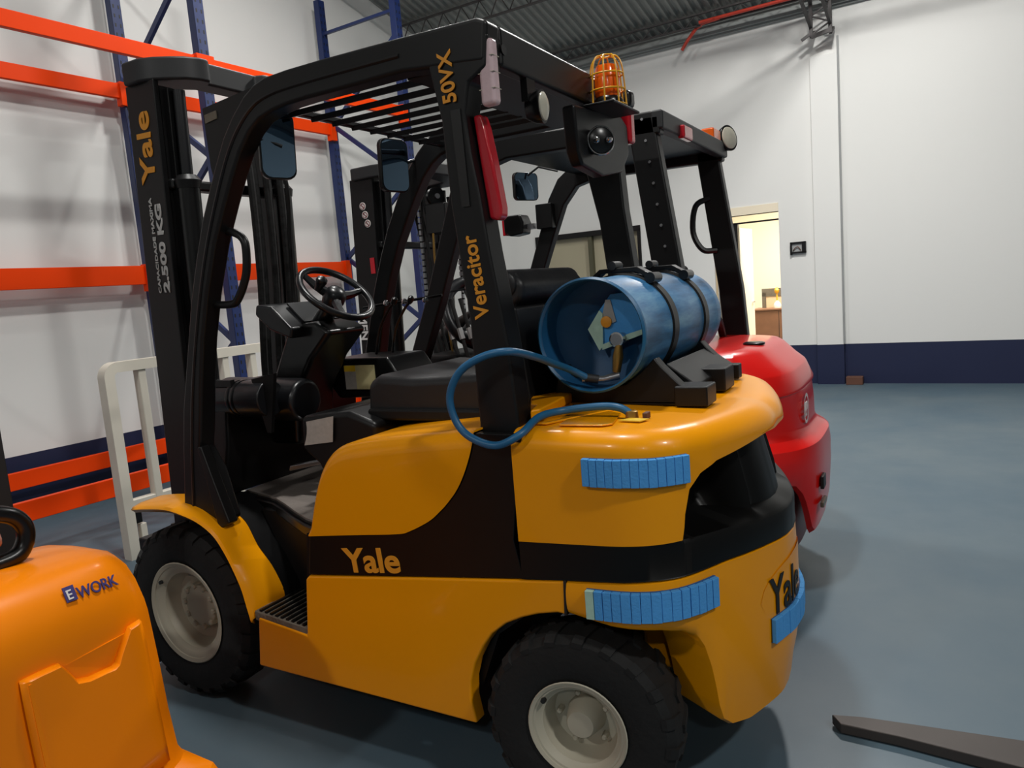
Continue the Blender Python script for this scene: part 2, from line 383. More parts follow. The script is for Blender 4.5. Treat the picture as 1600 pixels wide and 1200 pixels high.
# ---------- junction box on the far wall, box on the floor by it
t = thing('junction_box', 'open black wall box between the doorway and the pilaster', 'wall box', (-1.87, YF, 1.65), room=True)
bm = NB(); box(bm, -1.96, -1.78, YF-.04, YF-.001, 1.585, 1.605); box(bm, -1.96, -1.78, YF-.04, YF-.001, 1.70, 1.72); box(bm, -1.96, -1.94, YF-.04, YF-.001, 1.57, 1.72); box(bm, -1.825, -1.78, YF-.04, YF-.001, 1.585, 1.72)
part('frame', bm, 'black_paint', t, .003)
part('cover', box(NB(), -1.94, -1.825, YF-.02, YF-.001, 1.605, 1.70), 'sealed_grey', t)
bm = NB(); tube(bm, cr([(-1.93, YF-.03, 1.62), (-1.90, YF-.035, 1.65), (-1.87, YF-.035, 1.66), (-1.84, YF-.03, 1.62)], 5), .005, 6); part('wire', bm, 'brown_box', t)
single('floor_block', box(NB(), -1.36, -1.18, YF-.12, YF-.02, 0, .095), 'brown_box', 'small brown block on the floor against the navy band', 'block', (-1.27, YF-.07, 0), room=True, bevel=.006)

# ================================================================== PALLET RACK
rack = thing('pallet_rack', 'blue and orange pallet rack along the left wall', 'rack', (-5.6, 4.0, 0), room=True)
RXr, RXf = -6.15, -5.10          # rear and front upright planes
def upright(x, y, top):
    bm = NB(); w = .09; d = .075
    box(bm, x-d/2, x+d/2, y-w/2, y-w/2+.006, 0, top); box(bm, x-d/2, x+d/2, y+w/2-.006, y+w/2, 0, top)
    box(bm, x+d/2-.006, x+d/2, y-w/2, y+w/2, 0, top)
    o = part('upright', bm, 'rack_blue', rack, .003)
    part('foot_plate', box(NB(), x-.07, x+.07, y-.07, y+.07, 0, .008), 'rack_blue', o)
    s = NB(); z = .12
    while z < top-.06:                          # punched slots
        for dy in (-.022, .022): box(s, x+d/2-.001, x+d/2+.0015, y+dy-.006, y+dy+.006, z, z+.028)
        z += .075
    part('slot_row', s, 'black_text', o, smooth=0, kind='stuff')
def frame(y, top):
    upright(RXr, y, top); upright(RXf, y, top)
    z = .47; i = 0
    while z < top-.9:
        z2 = min(z+.73, top-.1)
        a, b = (RXr+.03, RXf-.03) if i % 2 else (RXf-.03, RXr+.03)
        bm = NB(); bar(bm, (b, y, z), (a, y, z2), .03, .045); part('brace', bm, 'rack_blue', rack)
        z = z2; i += 1
    bm = NB(); bar(bm, (RXr+.03, y, top-.35), (RXf-.03, y, top-.35), .03, .03); part('brace', bm, 'rack_blue', rack)
YA, YBf = 3.93, 6.34
YZ = YA-2.41
frame(YA, 4.75); frame(YBf, 4.72); frame(YZ, 4.75)
def beam(x, y0, y1, z, h=.115):
    bm = NB(); box(bm, x-.022, x+.022, y0+.045, y1-.045, z-h/2, z+h/2)
    box(bm, x-.03, x-.022, y0+.045, y1-.045, z-h/2+.03, z-h/2+.06)
    o = part('beam', bm, 'rack_orange', rack, .005)
    for yy in (y0+.045, y1-.05): part('beam_clip', box(NB(), x-.028, x+.05 if x > -5.6 else x+.046, yy-.03 if yy > y0+1 else yy-.05, yy+.05 if yy > y0+1 else yy+.03, z-h/2-.06, z+h/2+.012), 'rack_orange', o, .003)
for y0, y1 in ((YZ, YA), (YA, YBf), (YZ-2.41, YZ)):
    beam(RXr+.02, y0, y1, 3.345, .12); beam(RXf, y0, y1, 3.345, .11)
    beam(RXr+.02, y0, y1, 1.815, .16)
    beam(RXr+.02, y0, y1, .315, .13); beam(RXf, y0, y1, .305, .13)
frame(YZ-2.41, 4.75)

# ================================================================== MAIN FORKLIFT
F = thing('forklift', 'yellow forklift with black stripe, blue gas cylinder and amber beacon in front', 'forklift', (-1.65, 2.245, 0))
YN, YC, YX = 1.67, 2.245, 2.82
# ---- chassis side plates (near and far)
ch = [(-2.066, .218), (-2.04, .40), (-1.815, .375), (-1.79, .57), (-1.774, .584), (-1.3, .637), (-.845, .687), (-.846, .592), (-.875, .594), (-.934, .581), (-.985, .563), (-1.038, .537), (-1.085, .500), (-1.119, .457), (-1.152, .40), (-1.172, .34), (-1.177, .28), (-1.165, .209)]
part('chassis_side', prism(NB(), ch, YN, YN+.05), 'yellow', F, .008, 3)
part('chassis_side', prism(NB(), ch, YX-.05, YX), 'yellow', F, .008, 3)
part('chassis_core', prism(NB(), [(-2.25, .2), (-1.25, .2), (-1.25, .6), (-1.0, .68), (-.6, .68), (-.6, .9), (-2.25, .70)], 1.98, 2.51), 'black_paint', F)
# ---- steps
def step(y0, y1, yw):
    bm = prism(NB(), [(-2.06, .385), (-1.815, .36), (-1.815, .395), (-2.06, .42)], y0, y1)
    o = part('step', bm, 'tread_grey', F, .004, label='worn grey anti-slip step')
    bm = NB()
    for i in range(9): box(bm, -2.04+i*.025, -2.03+i*.025, y0+.005, y1-.02, .415-.0025*i*1.02, .425-.0025*i*1.02)
    part('tread_ridge', bm, 'black_paint', o, kind='stuff')
step(YN+.005, YN+.27, 0); step(YX-.27, YX-.005, 0)
part('step_wall', prism(NB(), [(-2.06, .30), (-1.79, .34), (-1.76, .70), (-2.2, .71), (-2.12, .56)], 1.88, 1.98), 'black_paint', F)
part('step_wall', prism(NB(), [(-1.83, .36), (-1.79, .36), (-1.74, .70), (-1.78, .72)], YN+.02, 1.98), 'black_paint', F)
# ---- floor board
fl = [(-1.74, 1.70), (-1.84, 1.735), (-1.95, 1.79), (-2.06, 1.85), (-2.16, 1.90), (-2.42, 1.96), (-2.45, 2.53), (-2.2, 2.56), (-2.06, 2.615), (-1.95, 2.69), (-1.84, 2.755), (-1.74, 2.79)]
o = part('floor_board', prism(NB(), fl, .690, .735, 'z'), 'black_gloss', F, .012, 3)
part('floor_mat', prism(NB(), [(x*1.0-.012 if x > -2.4 else x+.02, y+(.03 if y < 2.2 else -.03)) for x, y in fl], .735, .742, 'z'), 'mat_grey', o, label='worn grey-brown floor mat')
# ---- hood over the engine with the rounded top
def shell(xs, zl, zt, y0, y1, r, n=6):
    rows = []
    for x in xs:
        b, t = zl(x), zt(x); rr = max(min(r, t-b-.002), .0015); row = []
        for q in range(5): row.append((x, y0, b+(t-rr-b)*q/4))
        for q in range(1, n+1): a = PI/2*q/n; row.append((x, y0+rr*(1-math.cos(a)), t-rr+rr*math.sin(a)))
        for q in range(1, 6): row.append((x, y0+rr+(y1-y0-2*rr)*q/6, t))
        for q in range(n, 0, -1): a = PI/2*q/n; row.append((x, y1-rr*(1-math.cos(a)), t-rr+rr*math.sin(a)))
        for q in range(4, -1, -1): row.append((x, y1, b+(t-rr-b)*q/4))
        rows.append(row)
    bm = NB(); V = grid(bm, rows)
    for r_ in (V[0], V[-1]):
        try: bm.faces.new(r_)
        except ValueError: pass
    return bm
top_h = [(-1.752, .725), (-1.735, .79), (-1.712, .86), (-1.690, .915), (-1.672, .95), (-1.65, .98), (-1.62, 1.005), (-1.58, 1.022), (-1.52, 1.034), (-1.40, 1.050), (-1.25, 1.066), (-1.087, 1.083)]
arc_h = [(-1.752, .720), (-1.55, .744), (-1.39, .762), (-1.34, .776), (-1.268, .812), (-1.225, .845), (-1.194, .874), (-1.16, .913), (-1.131, .961), (-1.105, 1.02), (-1.087, 1.078)]
top_h = [(p.x, p.z) for p in cr([(a, 0, b) for a, b in top_h], 4)]; arc_h = [(p.x, p.z) for p in cr([(a, 0, b) for a, b in arc_h], 5)]
xs = sorted(set([p[0] for p in top_h]+[p[0] for p in arc_h]+[-1.745, -1.74, -1.725, -1.70, -1.68, -1.66, -1.64, -1.3, -1.45, -1.21, -1.18, -1.145, -1.12, -1.098]))
part('seat_hood', shell(xs, lambda x: lerp(arc_h, x), lambda x: lerp(top_h, x), YN, YX, .05, 7), 'yellow', F, smooth=30)
sw = [(-1.774, .588), (-1.3, .640), (-.845, .689), (-.97, .677+.012), (-.99, .782), (-.975, .899), (-.943, 1.04), (-.945, 1.082), (-1.084, 1.082)]
sw = [(-1.774, .588), (-1.3, .640), (-.97, .676), (-.992, .782), (-.975, .899), (-.945, 1.04), (-.945, 1.075), (-1.086, 1.075)]+[p for p in reversed(arc_h[:-1])]
part('side_panel', prism(NB(), sw, YN+.004, YN+.03), 'stripe_black', F, .003, label='black panel sweeping down from the rear post')
part('side_panel', prism(NB(), sw, YX-.03, YX-.004), 'stripe_black', F, .003, label='black panel sweeping down from the rear post')
part('engine_cover', prism(NB(), [(-1.74, .66), (-.95, .72), (-.95, 1.04), (-1.5, .98), (-1.66, .9)], YN+.06, YX-.06), 'black_paint', F)
text('Yale', .107, (-1.606, YN+.0025, .619), (1, 0, .11), (-.11, 0, 1), 'gold_text', F, bold=.0026, sx=1.18, label='golden raised Yale lettering on the black stripe')
# ---- counterweight and rear hood (one loft, with the vent recess)
PL = cr([(-.975, 1.67, 0), (-.85, 1.67, 0), (-.72, 1.671, 0), (-.66, 1.677, 0), (-.60, 1.698, 0), (-.545, 1.745, 0), (-.495, 1.83, 0), (-.44, 1.95, 0), (-.40, 2.06, 0), (-.372, 2.16, 0), (-.365, 2.245, 0)], 9)
PL = [p for p in PL]
PLf = PL+[Vector((p.x, 2*YC-p.y, 0)) for p in reversed(PL[:-1])]
arcl = [0]
for a, b in zip(PLf, PLf[1:]): arcl.append(arcl[-1]+(b-a).length)
LT = arcl[-1]
def pl(s):
    s = max(0, min(LT, s))
    for i in range(len(arcl)-1):
        if s <= arcl[i+1]:
            t = (s-arcl[i])/max(1e-9, arcl[i+1]-arcl[i]); p = PLf[i].lerp(PLf[i+1], t)
            a = PLf[max(i-1, 0)]; b = PLf[min(i+2, len(PLf)-1)]; d = (b-a).normalized(); return p, Vector((d.y, -d.x, 0))
    return PLf[-1], Vector((0, 1, 0))
def s_at_y(y): # near half
    lo, hi = 0, LT/2
    for _ in range(40):
        m = (lo+hi)/2
        if pl(m)[0].y < y: lo = m
        else: hi = m
    return lo
sA = s_at_y(1.745)      # near end of the vent opening
sL = s_at_y(1.75)
sx84 = .13
def mir(s): return min(s, LT-s)
def z1(s): return lerp([(0, .676), (.14, .69), (.36, .708), (.6, .712), (LT/2, .69)], mir(s))
def z2(s): return lerp([(0, .782), (.36, .80), (sA-.002, .803), (sA+.006, .87), (sA+.022, .93), (sA+.06, .965), (sA+.12, .985), (LT/2, 1.015)], mir(s))
def z2o(s): return lerp([(0, .782), (.36, .80), (sA, .803), (LT/2, .775)], mir(s))
def z0(s): return lerp([(0, .60), (.128, .594), (.25, .574), (.38, .572), (.44, .562), (.48, .54), (.51, .495), (.535, .43), (.55, .37), (.562, .31), (.58, .262), (.62, .23), (.70, .21), (LT/2, .195)], mir(s))
ss = sorted(set([i*LT/120 for i in range(121)]+[sA-.002, sA+.002, sA+.006, sA+.012, sA+.022, sA+.04]+[LT-(sA+d) for d in (-.002, .002, .006, .012, .022, .04)]+[.44, .46, .48, .495, .51, .522, .535, .543, .55, .556, .562, .57, .58, .60, .62, .66]))
ZT = 1.085
def top_rows(s):
    """rounded shoulder then deck"""
    out = []; p, n = pl(s); r = lerp([(0, .05), (.3, .055), (sA, .065), (LT/2, .075)], mir(s)); bulge = lerp([(0, 0), (sA-.1, 0), (sA+.1, .008), (sA+.3, -.012), (LT/2, -.035)], mir(s))
    zt = lerp([(0, 1.085), (.5, 1.083), (LT/2, 1.075)], mir(s))
    zb = max(z2(s)+.004, zt-r-.03)
    out.append((p+n*bulge).to_tuple()[:2]+(zb,))
    for q in range(0, 8):
        a = PI/2*q/7; o_ = (p+n*(bulge-r*(1-math.cos(a)))); out.append((o_.x, o_.y, zt-r+r*math.sin(a)))
    c = Vector((-.93, YC, 0))
    q = p-n*(r+.05); out.append((q.x, q.y, zt+.003)); 
    q = q.lerp(Vector((-.95, YC, 0)), .5); out.append((q.x, q.y, zt+.006)); out.append((-.95, YC, zt+.006))
    return out
colsU = []
for s in ss:
    p, n = pl(s); bl = lerp([(0, 0), (sA-.1, 0), (sA+.1, .008), (sA+.3, -.012), (LT/2, -.035)], mir(s))
    tr = top_rows(s); col = []
    zz = z2(s)
    if mir(s) > sA: pin = p-n*.06; col.append((pin.x, pin.y, zz+.012)); pp = p+n*bl; col.append((pp.x, pp.y, zz))
    else: col.append((p.x, p.y, zz)); col.append((p.x, p.y, zz+.0005))
    ztop0 = tr[0][2]
    for q in (1/3, 2/3): pp = p+n*bl*1; col.append((pp.x, pp.y, zz+.001+(ztop0-zz-.001)*q))
    colsU.append(col+tr)
bm = NB(); grid(bm, colsU); bmesh.ops.remove_doubles(bm, verts=bm.verts, dist=.0004)
cwu = part('rear_hood', bm, 'yellow', F, smooth=40)
bm = NB(); cols = []                    # black stripe with the sunk vent
for s in ss:
    p, n = pl(s); m_ = mir(s); col = [(p.x, p.y, z1(s))]
    zo = z2o(s); ring = (p-n*.002)
    col.append((ring.x, ring.y, z1(s)+.002)); col.append((ring.x, ring.y, zo-.012)); 
    if m_ > sA:
        q = p-n*.01; col.append((q.x, q.y, zo-.002))
        ss_ = (m_-sA)
        rib = math.exp(-((p.y-2.035)/.028)**2)+math.exp(-((2*YC-p.y-2.035)/.028)**2)
        mid = 1/(1+math.exp((abs(p.y-YC)-.21)/.02)); dep = min(1, ss_/.03)*(.19*(1-mid)+.045*mid-(.15*(1-mid)+.02*mid)*min(1, rib))
        q = p-n*(dep*.8+.012); col.append((q.x, q.y, zo+.015)); q = p-n*(dep+.012); col.append((q.x, q.y, zo+.06)); q = p-n*(dep+.06); col.append((q.x, q.y, z2(s)+.025))
    else:
        q = p-n*.003
        for z in (zo-.002, zo, zo+.0005, zo+.001): col.append((q.x, q.y, z))
    cols.append(col)
grid(bm, cols); part('stripe_panel', bm, 'stripe_black', F, smooth=45, label='black stripe widening into a deep rear vent')
bm = NB(); cols = []                    # heavy lower counterweight
sl = [s for s in ss if .128 <= mir(s)]
for s in sl:
    p, n = pl(s); b, t = z0(s), z1(s); m_ = mir(s); low = lerp([(0, 0), (.5, 0), (.6, .02), (LT/2, .035)], m_)
    q0 = p-n*(.10 if m_ < .43 else .17); col = [(q0.x, q0.y, b+.14), (q0.x, q0.y, b+.012)]
    q = p-n*(.014+low); col.append((q.x, q.y, b)); q = p-n*(.004+low*.7); col.append((q.x, q.y, b+.008))
    for f in (.12, .25, .4, .6, .8): q = p-n*(low*max(0, (.45-f)/.45)**1.5-.004*math.sin(f*PI)); col.append((q.x, q.y, b+.012+(t-b-.026)*f))
    q = p-n*.002; col.append((q.x, q.y, t-.008)); q = p-n*.012; col.append((q.x, q.y, t-.001)); q = p-n*.03; col.append((q.x, q.y, t))
    cols.append(col)
grid(bm, cols); part('counterweight', bm, 'yellow', F, smooth=40)
part('counterweight_core', prism(NB(), [(-.75, 1.95), (-.55, 1.95), (-.50, 2.1), (-.50, 2.39), (-.55, 2.54), (-.75, 2.54)], .33, .69, 'z'), 'yellow', F, .02)
part('radiator_block', box(NB(), -.9, -.62, 1.80, 2.69, .70, 1.06), 'black_text', F)
# dish in the deck behind the seat, latch and raised hatch
part('hood_hatch', prism(NB(), [(-.95, 1.74), (-.90, 1.74), (-.79, 1.95), (-.83, 2.04), (-.87, 2.16), (-1.04, 2.26), (-1.06, 2.0)], 1.088, 1.095, 'z'), 'yellow_gloss', F, .004)
part('hood_hatch', prism(NB(), [(-.86, 1.73), (-.74, 1.74), (-.72, 1.76), (-.75, 1.90), (-.80, 1.93), (-.87, 1.80)], 1.088, 1.093, 'z'), 'yellow_gloss', F, .002)
part('hood_rim', prism(NB(), [(-1.07, 1.98), (-1.0, 2.13), (-.97, 2.08), (-.935, 1.78), (-.955, 1.755), (-.985, 1.85), (-1.01, 1.86)], 1.095, 1.125, 'z'), 'yellow', F, .006)
part('warning_tag', prism(NB(), [(-.72, 1.80), (-.66, 1.795), (-.645, 1.83), (-.70, 1.835)], 1.090, 1.093, 'z'), 'label_yellow', F)
# rear emblem plate and lettering
bm = NB(); rows = []
for i in range(25):
    a = i/24; y = 2.0+a*.49; s = s_at_y(y) if y <= YC else LT-s_at_y(2*YC-y); p, n = pl(s); h = .085*math.sqrt(max(.0, 1-(2*a-1)**2))
    q = p+n*.004; rows.append([(q.x, q.y, .545-h), (q.x, q.y, .545+h)])
grid(bm, rows); part('emblem_plate', bm, 'yellow', F)
ye = text('Yale', .155, (0, 0, 0), (1, 0, 0), (0, 1, 0), 'black_text', F, bold=.002, sx=.80, label='black Yale lettering on the rear plate')
bs = BASE[F.name]
for v in ye.data.vertices:
    c = v.co+bs; s_ = s_at_y(2.045)+c.x; p, n = pl(s_); q = p+n*(.007+c.z); v.co = Vector((q.x, q.y, .492+c.y))-bs
part('counterweight_seam', prism(NB(), [(-.853, .592), (-.846, .592), (-.842, .689), (-.849, .689)], YN-.0015, YN+.03), 'black_text', F)
# tow pin recess below the rear foam
# ---- foam pads
def pad(s0, s1, za, zb, n, first_mint=False, slope=0):
    bm = NB(); rows = []
    for i in range(13):
        s = s0+(s1-s0)*i/12; p, nn = pl(s); a = za+slope*(s-s0); b = zb+slope*(s-s0)
        q0 = p+nn*.001; q1 = p+nn*.008; rows.append([(q0.x, q0.y, a), (q1.x, q1.y, a), (q1.x, q1.y, b), (q0.x, q0.y, b)])
    grid(bm, rows); base = part('foam_pad', bm, 'foam_dark', F, label='blue foam guard strip cut into blocks')
    for i in range(n):
        g_ = random.choice((.0002, .0003, .0004, .0009)); a0 = s0+(s1-s0)*i/n+g_; a1 = s0+(s1-s0)*(i+1)/n-g_; bm = NB(); z_ = random.uniform(-.0006, .0006); th = .020+random.uniform(-.0008, .0008)
        vs = []
        for s in (a0, a1):
            p, nn = pl(s); c = slope*(s-s0)
            for d in (.006, th):
                q = p+nn*d
                for z in (za+c+z_, zb+c+z_): vs.append(bm.verts.new((q.x, q.y, z)))
        for q in ((0, 1, 3, 2), (4, 6, 7, 5), (0, 4, 5, 1), (2, 3, 7, 6), (0, 2, 6, 4), (1, 5, 7, 3)): bm.faces.new([vs[k] for k in q])
        part('foam_block', bm, 'mint' if first_mint and i == 0 else 'foam_blue', base, .0015, 1, label='pale printed end block' if first_mint and i == 0 else None)
def sx(x): # arc length on the near side at plan x (front part)
    return s_from_x(x)
def s_from_x(x):
    lo, hi = 0, LT/2
    for _ in range(40):
        m = (lo+hi)/2
        if pl(m)[0].x < x: lo = m
        else: hi = m
    return lo
pad(s_from_x(-.768), s_from_x(-.535), .952, 1.022, 13)
pad(s_from_x(-.782), s_from_x(-.497), .600, .677, 15, True, .03)
pad(s_at_y(2.045), LT-s_at_y(2.045), .415, .485, 10)
# ---- fenders
def fender(y0, y1, sgn):
    bm = NB(); rows = []
    cx, cz = -2.48, .33
    path_o = [(-2.66, .742), (-2.56, .752), (-2.45, .757), (-2.355, .743), (-2.28, .722), (-2.211, .684), (-2.165, .63), (-2.13, .57), (-2.10, .505), (-2.083, .44), (-2.07, .385)]
    path_i = [(-2.66, .757), (-2.56, .770), (-2.45, .775), (-2.33, .765), (-2.27, .735), (-2.20, .695), (-2.15, .61), (-2.10, .555), (-2.065, .50), (-2.045, .45), (-2.05, .40)]
    A = cr([(a, 0, b) for a, b in path_o], 5); B = cr([(a, 0, b) for a, b in path_i], 5)
    for a, b in zip(A, B):
        yo, yi = (y0, y1)
        rows.append([(a.x-.008, yo+sgn*.02, a.z-.02), (a.x, yo, a.z-.004), (a.x+.003, yo+sgn*.006, a.z+.004), ((a.x*2+b.x)/3, yo+(yi-yo)*.3, (a.z*2+b.z)/3+.006), (b.x*.9+a.x*.1, yo+(yi-yo)*.95, b.z*.9+a.z*.1), (b.x, yi, b.z-.01), (b.x-.02, yi+sgn*.0, b.z-.06)])
    grid(bm, rows); o = part('front_fender', bm, 'yellow', F, smooth=40)
    md = o.modifiers.new('thick', 'SOLIDIFY'); md.thickness = .004; md.offset = 0
fender(1.665, 1.80, 1); fender(2.825, 2.69, -1)
# inner wheel house
for y0, y1 in ((1.80, 1.98), (2.51, 2.69)):
    part('wheel_house', prism(NB(), [(-2.10, .30), (-2.04, .30), (-2.045, .45), (-2.10, .55), (-2.15, .61), (-2.20, .695), (-2.3, .735), (-2.6, .74), (-2.6, .72), (-2.3, .70), (-2.2, .62), (-2.14, .50)], y0, y1), 'black_paint', F)
# ---- wheels
def wheel(root, cx, y_out, r, rim_r, width, side, rim='rim_cream', rear=False, yaw=0, lugs=26):
    """side -1: outer face points to -y"""
    cz = r; n = Vector((math.sin(yaw)*1, side*math.cos(yaw), 0)); c = Vector((cx, y_out-side*width/2, cz)); hw = width/2
    bm = NB()
    lathe(bm, [(-hw*.8, rim_r), (-hw, rim_r+.03), (-hw*1.0, r*.80), (-hw*.97, r*.90), (-hw*.72, r*.965), (-hw*.3, r*.975), (hw*.3, r*.975), (hw*.72, r*.965), (hw*.97, r*.90), (hw*1.0, r*.80), (hw, rim_r+.03), (hw*.85, rim_r)], c, n, 56, cap=False)
    u = n.orthogonal().normalized(); u = Vector((0, 0, 1)); v = n.cross(u)
    for k in range(lugs):
        for sd in (-1, 1):
            a = 2*PI*(k+.5*(sd > 0))/lugs; d = u*math.cos(a)+v*math.sin(a); t = -u*math.sin(a)+v*math.cos(a)
            h0 = .05*hw if sd > 0 else -.05*hw; h1 = sd*hw*1.0
            w0, w1 = r*.07, r*.085; vs = []
            for (h, rr0, rr1, ww) in ((h0, r*.93, r, w0), (sd*hw*.8, r*.92, r*.985, w1), (h1, r*.875, r*.925, w1)):
                off = t*(abs(h)*.25)
                for ty in (-1, 1):
                    for rr in (rr0, rr1): vs.append(bm.verts.new(c+n*h+d*rr+t*(ty*ww/1.6)+off))
            for g in (0, 4):
                for q in ((0, 1, 5, 4), (2, 6, 7, 3), (1, 3, 7, 5)): bm.faces.new([vs[g+i] for i in q])
            bm.faces.new([vs[i] for i in (8, 10, 11, 9)]); bm.faces.new([vs[i] for i in (0, 2, 3, 1)])
    w = part('wheel', bm, 'rubber', root, smooth=30)
    bm = NB()
    R = rim_r
    lathe(bm, [(-hw*.8, R*.9), (hw*.55, R*.90), (hw*.95, R*.97), (hw*1.0, R*1.04), (hw*.97, R*1.06), (hw*.93, R*1.03), (hw*.90, R*.92), (hw*.80, R*.86), (hw*.72, R*.82), (hw*.70, R*.80), (hw*.5, R*.78), (hw*.12 if not rear else -.05*hw, R*.70), (hw*.02 if not rear else -.1*hw, R*.50), (hw*.0 if not rear else -.1*hw, R*.2)], c, n, 48)
    rm = part('rim', bm, rim, w, smooth=35)
    bm = NB()
    if rear: lathe(bm, [(-.1*hw, R*.42), (hw*.3, R*.36), (hw*.55, R*.31), (hw*.62, R*.28), (hw*.64, R*.1)], c, n, 32)
    else: lathe(bm, [(-.02, R*.45), (hw*.25, R*.44), (hw*.3, R*.40), (hw*.34, R*.30), (hw*.36, R*.1)], c, n, 32)
    nb = 5 if rear else 10
    for k in range(nb):
        a = 2*PI*k/nb+.2; d = u*math.cos(a)+v*math.sin(a); rr = R*(.55 if rear else .43)
        lathe(bm, [(-.1*hw, R*.07), (hw*(.2 if rear else .36), R*.065), (hw*(.24 if rear else .4), R*.04)], c+d*rr, n, 6)
    part('hub', bm, rim, w, smooth=35)
    bm = NB()
    for a in (.9,): d = u*math.cos(a)+v*math.sin(a); lathe(bm, [(0, .008), (.012, .007)], c+n*hw*.86+d*R*.88, n, 8)
    part('valve', bm, 'black_text', w)
wheel(F, -2.48, 1.70, .335, .188, .19, -1); wheel(F, -2.48, 2.79, .335, .188, .19, 1)
wheel(F, -.845, 1.655, .272, .132, .17, -1, rear=True, yaw=.10, lugs=20); wheel(F, -.845, 2.835, .272, .132, .17, 1, rear=True, lugs=20)
bm = NB(); tube(bm, [(-2.48, 1.85, .335), (-2.48, 2.64, .335)], .07, 12); tube(bm, [(-.845, 1.8, .27), (-.845, 2.7, .27)], .05, 12); box(bm, -.93, -.75, 1.95, 2.54, .2, .36)
part('axles', bm, 'black_paint', F)
part('wheel_arch_liner', prism(NB(), [(-1.17, .3), (-1.10, .47), (-.98, .56), (-.84, .59), (-.62, .57), (-.62, .66), (-1.2, .66), (-1.25, .3)], 1.73, 1.98), 'black_paint', F)
# ---- overhead guard
og_o = [(-2.43, .70), (-2.40, .86), (-2.38, .98), (-2.35, 1.12), (-2.29, 1.31), (-2.23, 1.50), (-2.17, 1.65), (-2.12, 1.76), (-2.06, 1.865), (-2.02, 1.93), (-1.97, 2.005), (-1.92, 2.06), (-1.86, 2.11), (-1.81, 2.136), (-1.76, 2.148), (-1.67, 2.152), (-1.53, 2.152), (-1.25, 2.148), (-1.001, 2.142), (-.972, 2.13)]
og_i = [(-.985, 2.03), (-1.25, 2.057), (-1.46, 2.055), (-1.60, 2.055), (-1.68, 2.052), (-1.74, 2.045), (-1.80, 2.03), (-1.85, 2.00), (-1.90, 1.95), (-1.95, 1.88), (-2.00, 1.80), (-2.07, 1.68), (-2.14, 1.52), (-2.195, 1.36), (-2.235, 1.20), (-2.265, 1.06), (-2.285, .98), (-2.235, .90), (-2.19, .72), (-2.25, .68)]
post = [(-1.17, 2.10), (-1.134, 1.909), (-1.128, 1.691), (-1.100, 1.38), (-1.097, 1.096), (-1.10, 1.04), (-.968, 1.04), (-.972, 1.10), (-.985, 1.305), (-1.02, 1.56), (-1.035, 1.71), (-1.05, 1.81), (-1.058, 1.92), (-1.04, 1.99), (-.985, 2.02), (-.975, 2.10)]
for y0, y1, sg in ((1.715, 1.785, -1), (2.655, 2.725, 1)):
    ys = 0 if sg < 0 else .038
    part('guard_side_rail', prism(NB(), og_o+og_i, y0+ys, y1+ys), 'black_paint', F, .012, 3)
    part('guard_rear_post', prism(NB(), post if sg < 0 else [(-1.17, 2.10), (-1.14, 1.92), (-1.13, 1.86), (-1.09, 1.67), (-1.07, 1.47), (-1.06, 1.04), (-.95, 1.04), (-.958, 1.46), (-.988, 1.71), (-1.0, 1.92), (-.985, 2.02), (-.975, 2.10)], y0+.002, y1+.012 if sg < 0 else y1), 'black_paint', F, .008, 2)
    # pressed ribs in the front post
    bm = NB(); yy = y0-.004 if sg < 0 else y1+.034
    tube(bm, cr([(-2.36, yy+.004, .76), (-2.325, yy+.004, .98), (-2.27, yy+.004, 1.22), (-2.19, yy+.004, 1.47), (-2.11, yy+.004, 1.67), (-2.01, yy+.004, 1.86), (-1.93, yy+.004, 1.98), (-1.84, yy+.004, 2.06), (-1.75, yy+.004, 2.092), (-1.6, yy+.004, 2.10), (-1.25, yy+.004, 2.10)], 5), .006, 6)
    part('guard_rib', bm, 'black_paint', F)
    part('guard_foot', prism(NB(), [(-2.285, .985), (-2.265, .99), (-2.22, .86), (-2.165, .715), (-2.225, .685)], y0-.012 if sg < 0 else y1-.02, y0+.03 if sg < 0 else y1+.012), 'black_paint', F, .006)
    part('post_rib', prism(NB(), [(-1.10, 1.93), (-1.07, 1.93), (-1.065, 1.68), (-1.09, 1.68)], (y0 if sg < 0 else y1)-.002, (y0 if sg < 0 else y1)+.002), 'black_text', F, label='black louvred inset in the rear post')
bm = NB()
box(bm, -1.02, -.975, 1.785, 2.70, 2.03, 2.135); part('guard_rear_beam', bm, 'black_paint', F, .012, 3)
part('guard_rear_plate', box(NB(), -1.28, -1.02, 1.785, 2.70, 2.055, 2.10), 'black_paint', F, .003)
bm = NB(); box(bm, -1.80, -1.775, 1.785, 2.70, 2.062, 2.085); part('guard_front_beam', bm, 'black_paint', F, .006)
for i in range(8):
    y = 1.84+i*.1; bm = NB()
    prism(bm, [(y-.004, 2.052), (y+.019, 2.057), (y+.015, 2.073), (y-.010, 2.068)], -1.79, -1.27, 'x'); part('guard_bar', bm, 'black_paint', F)
for q in range(2):
    bm = NB(); box(bm, -.974, -.970, 1.84+q*.62, 1.862+q*.62, 2.075, 2.10); bm.free()
part('beam_hole', lathe(NB(), [(0, .014), (.003, .014)], (-.9755, 1.80, 2.075), (1, 0, 0), 16), 'black_text', F)
part('beam_hole', lathe(NB(), [(0, .014), (.003, .014)], (-.9755, 2.62, 2.075), (1, 0, 0), 16), 'black_text', F)
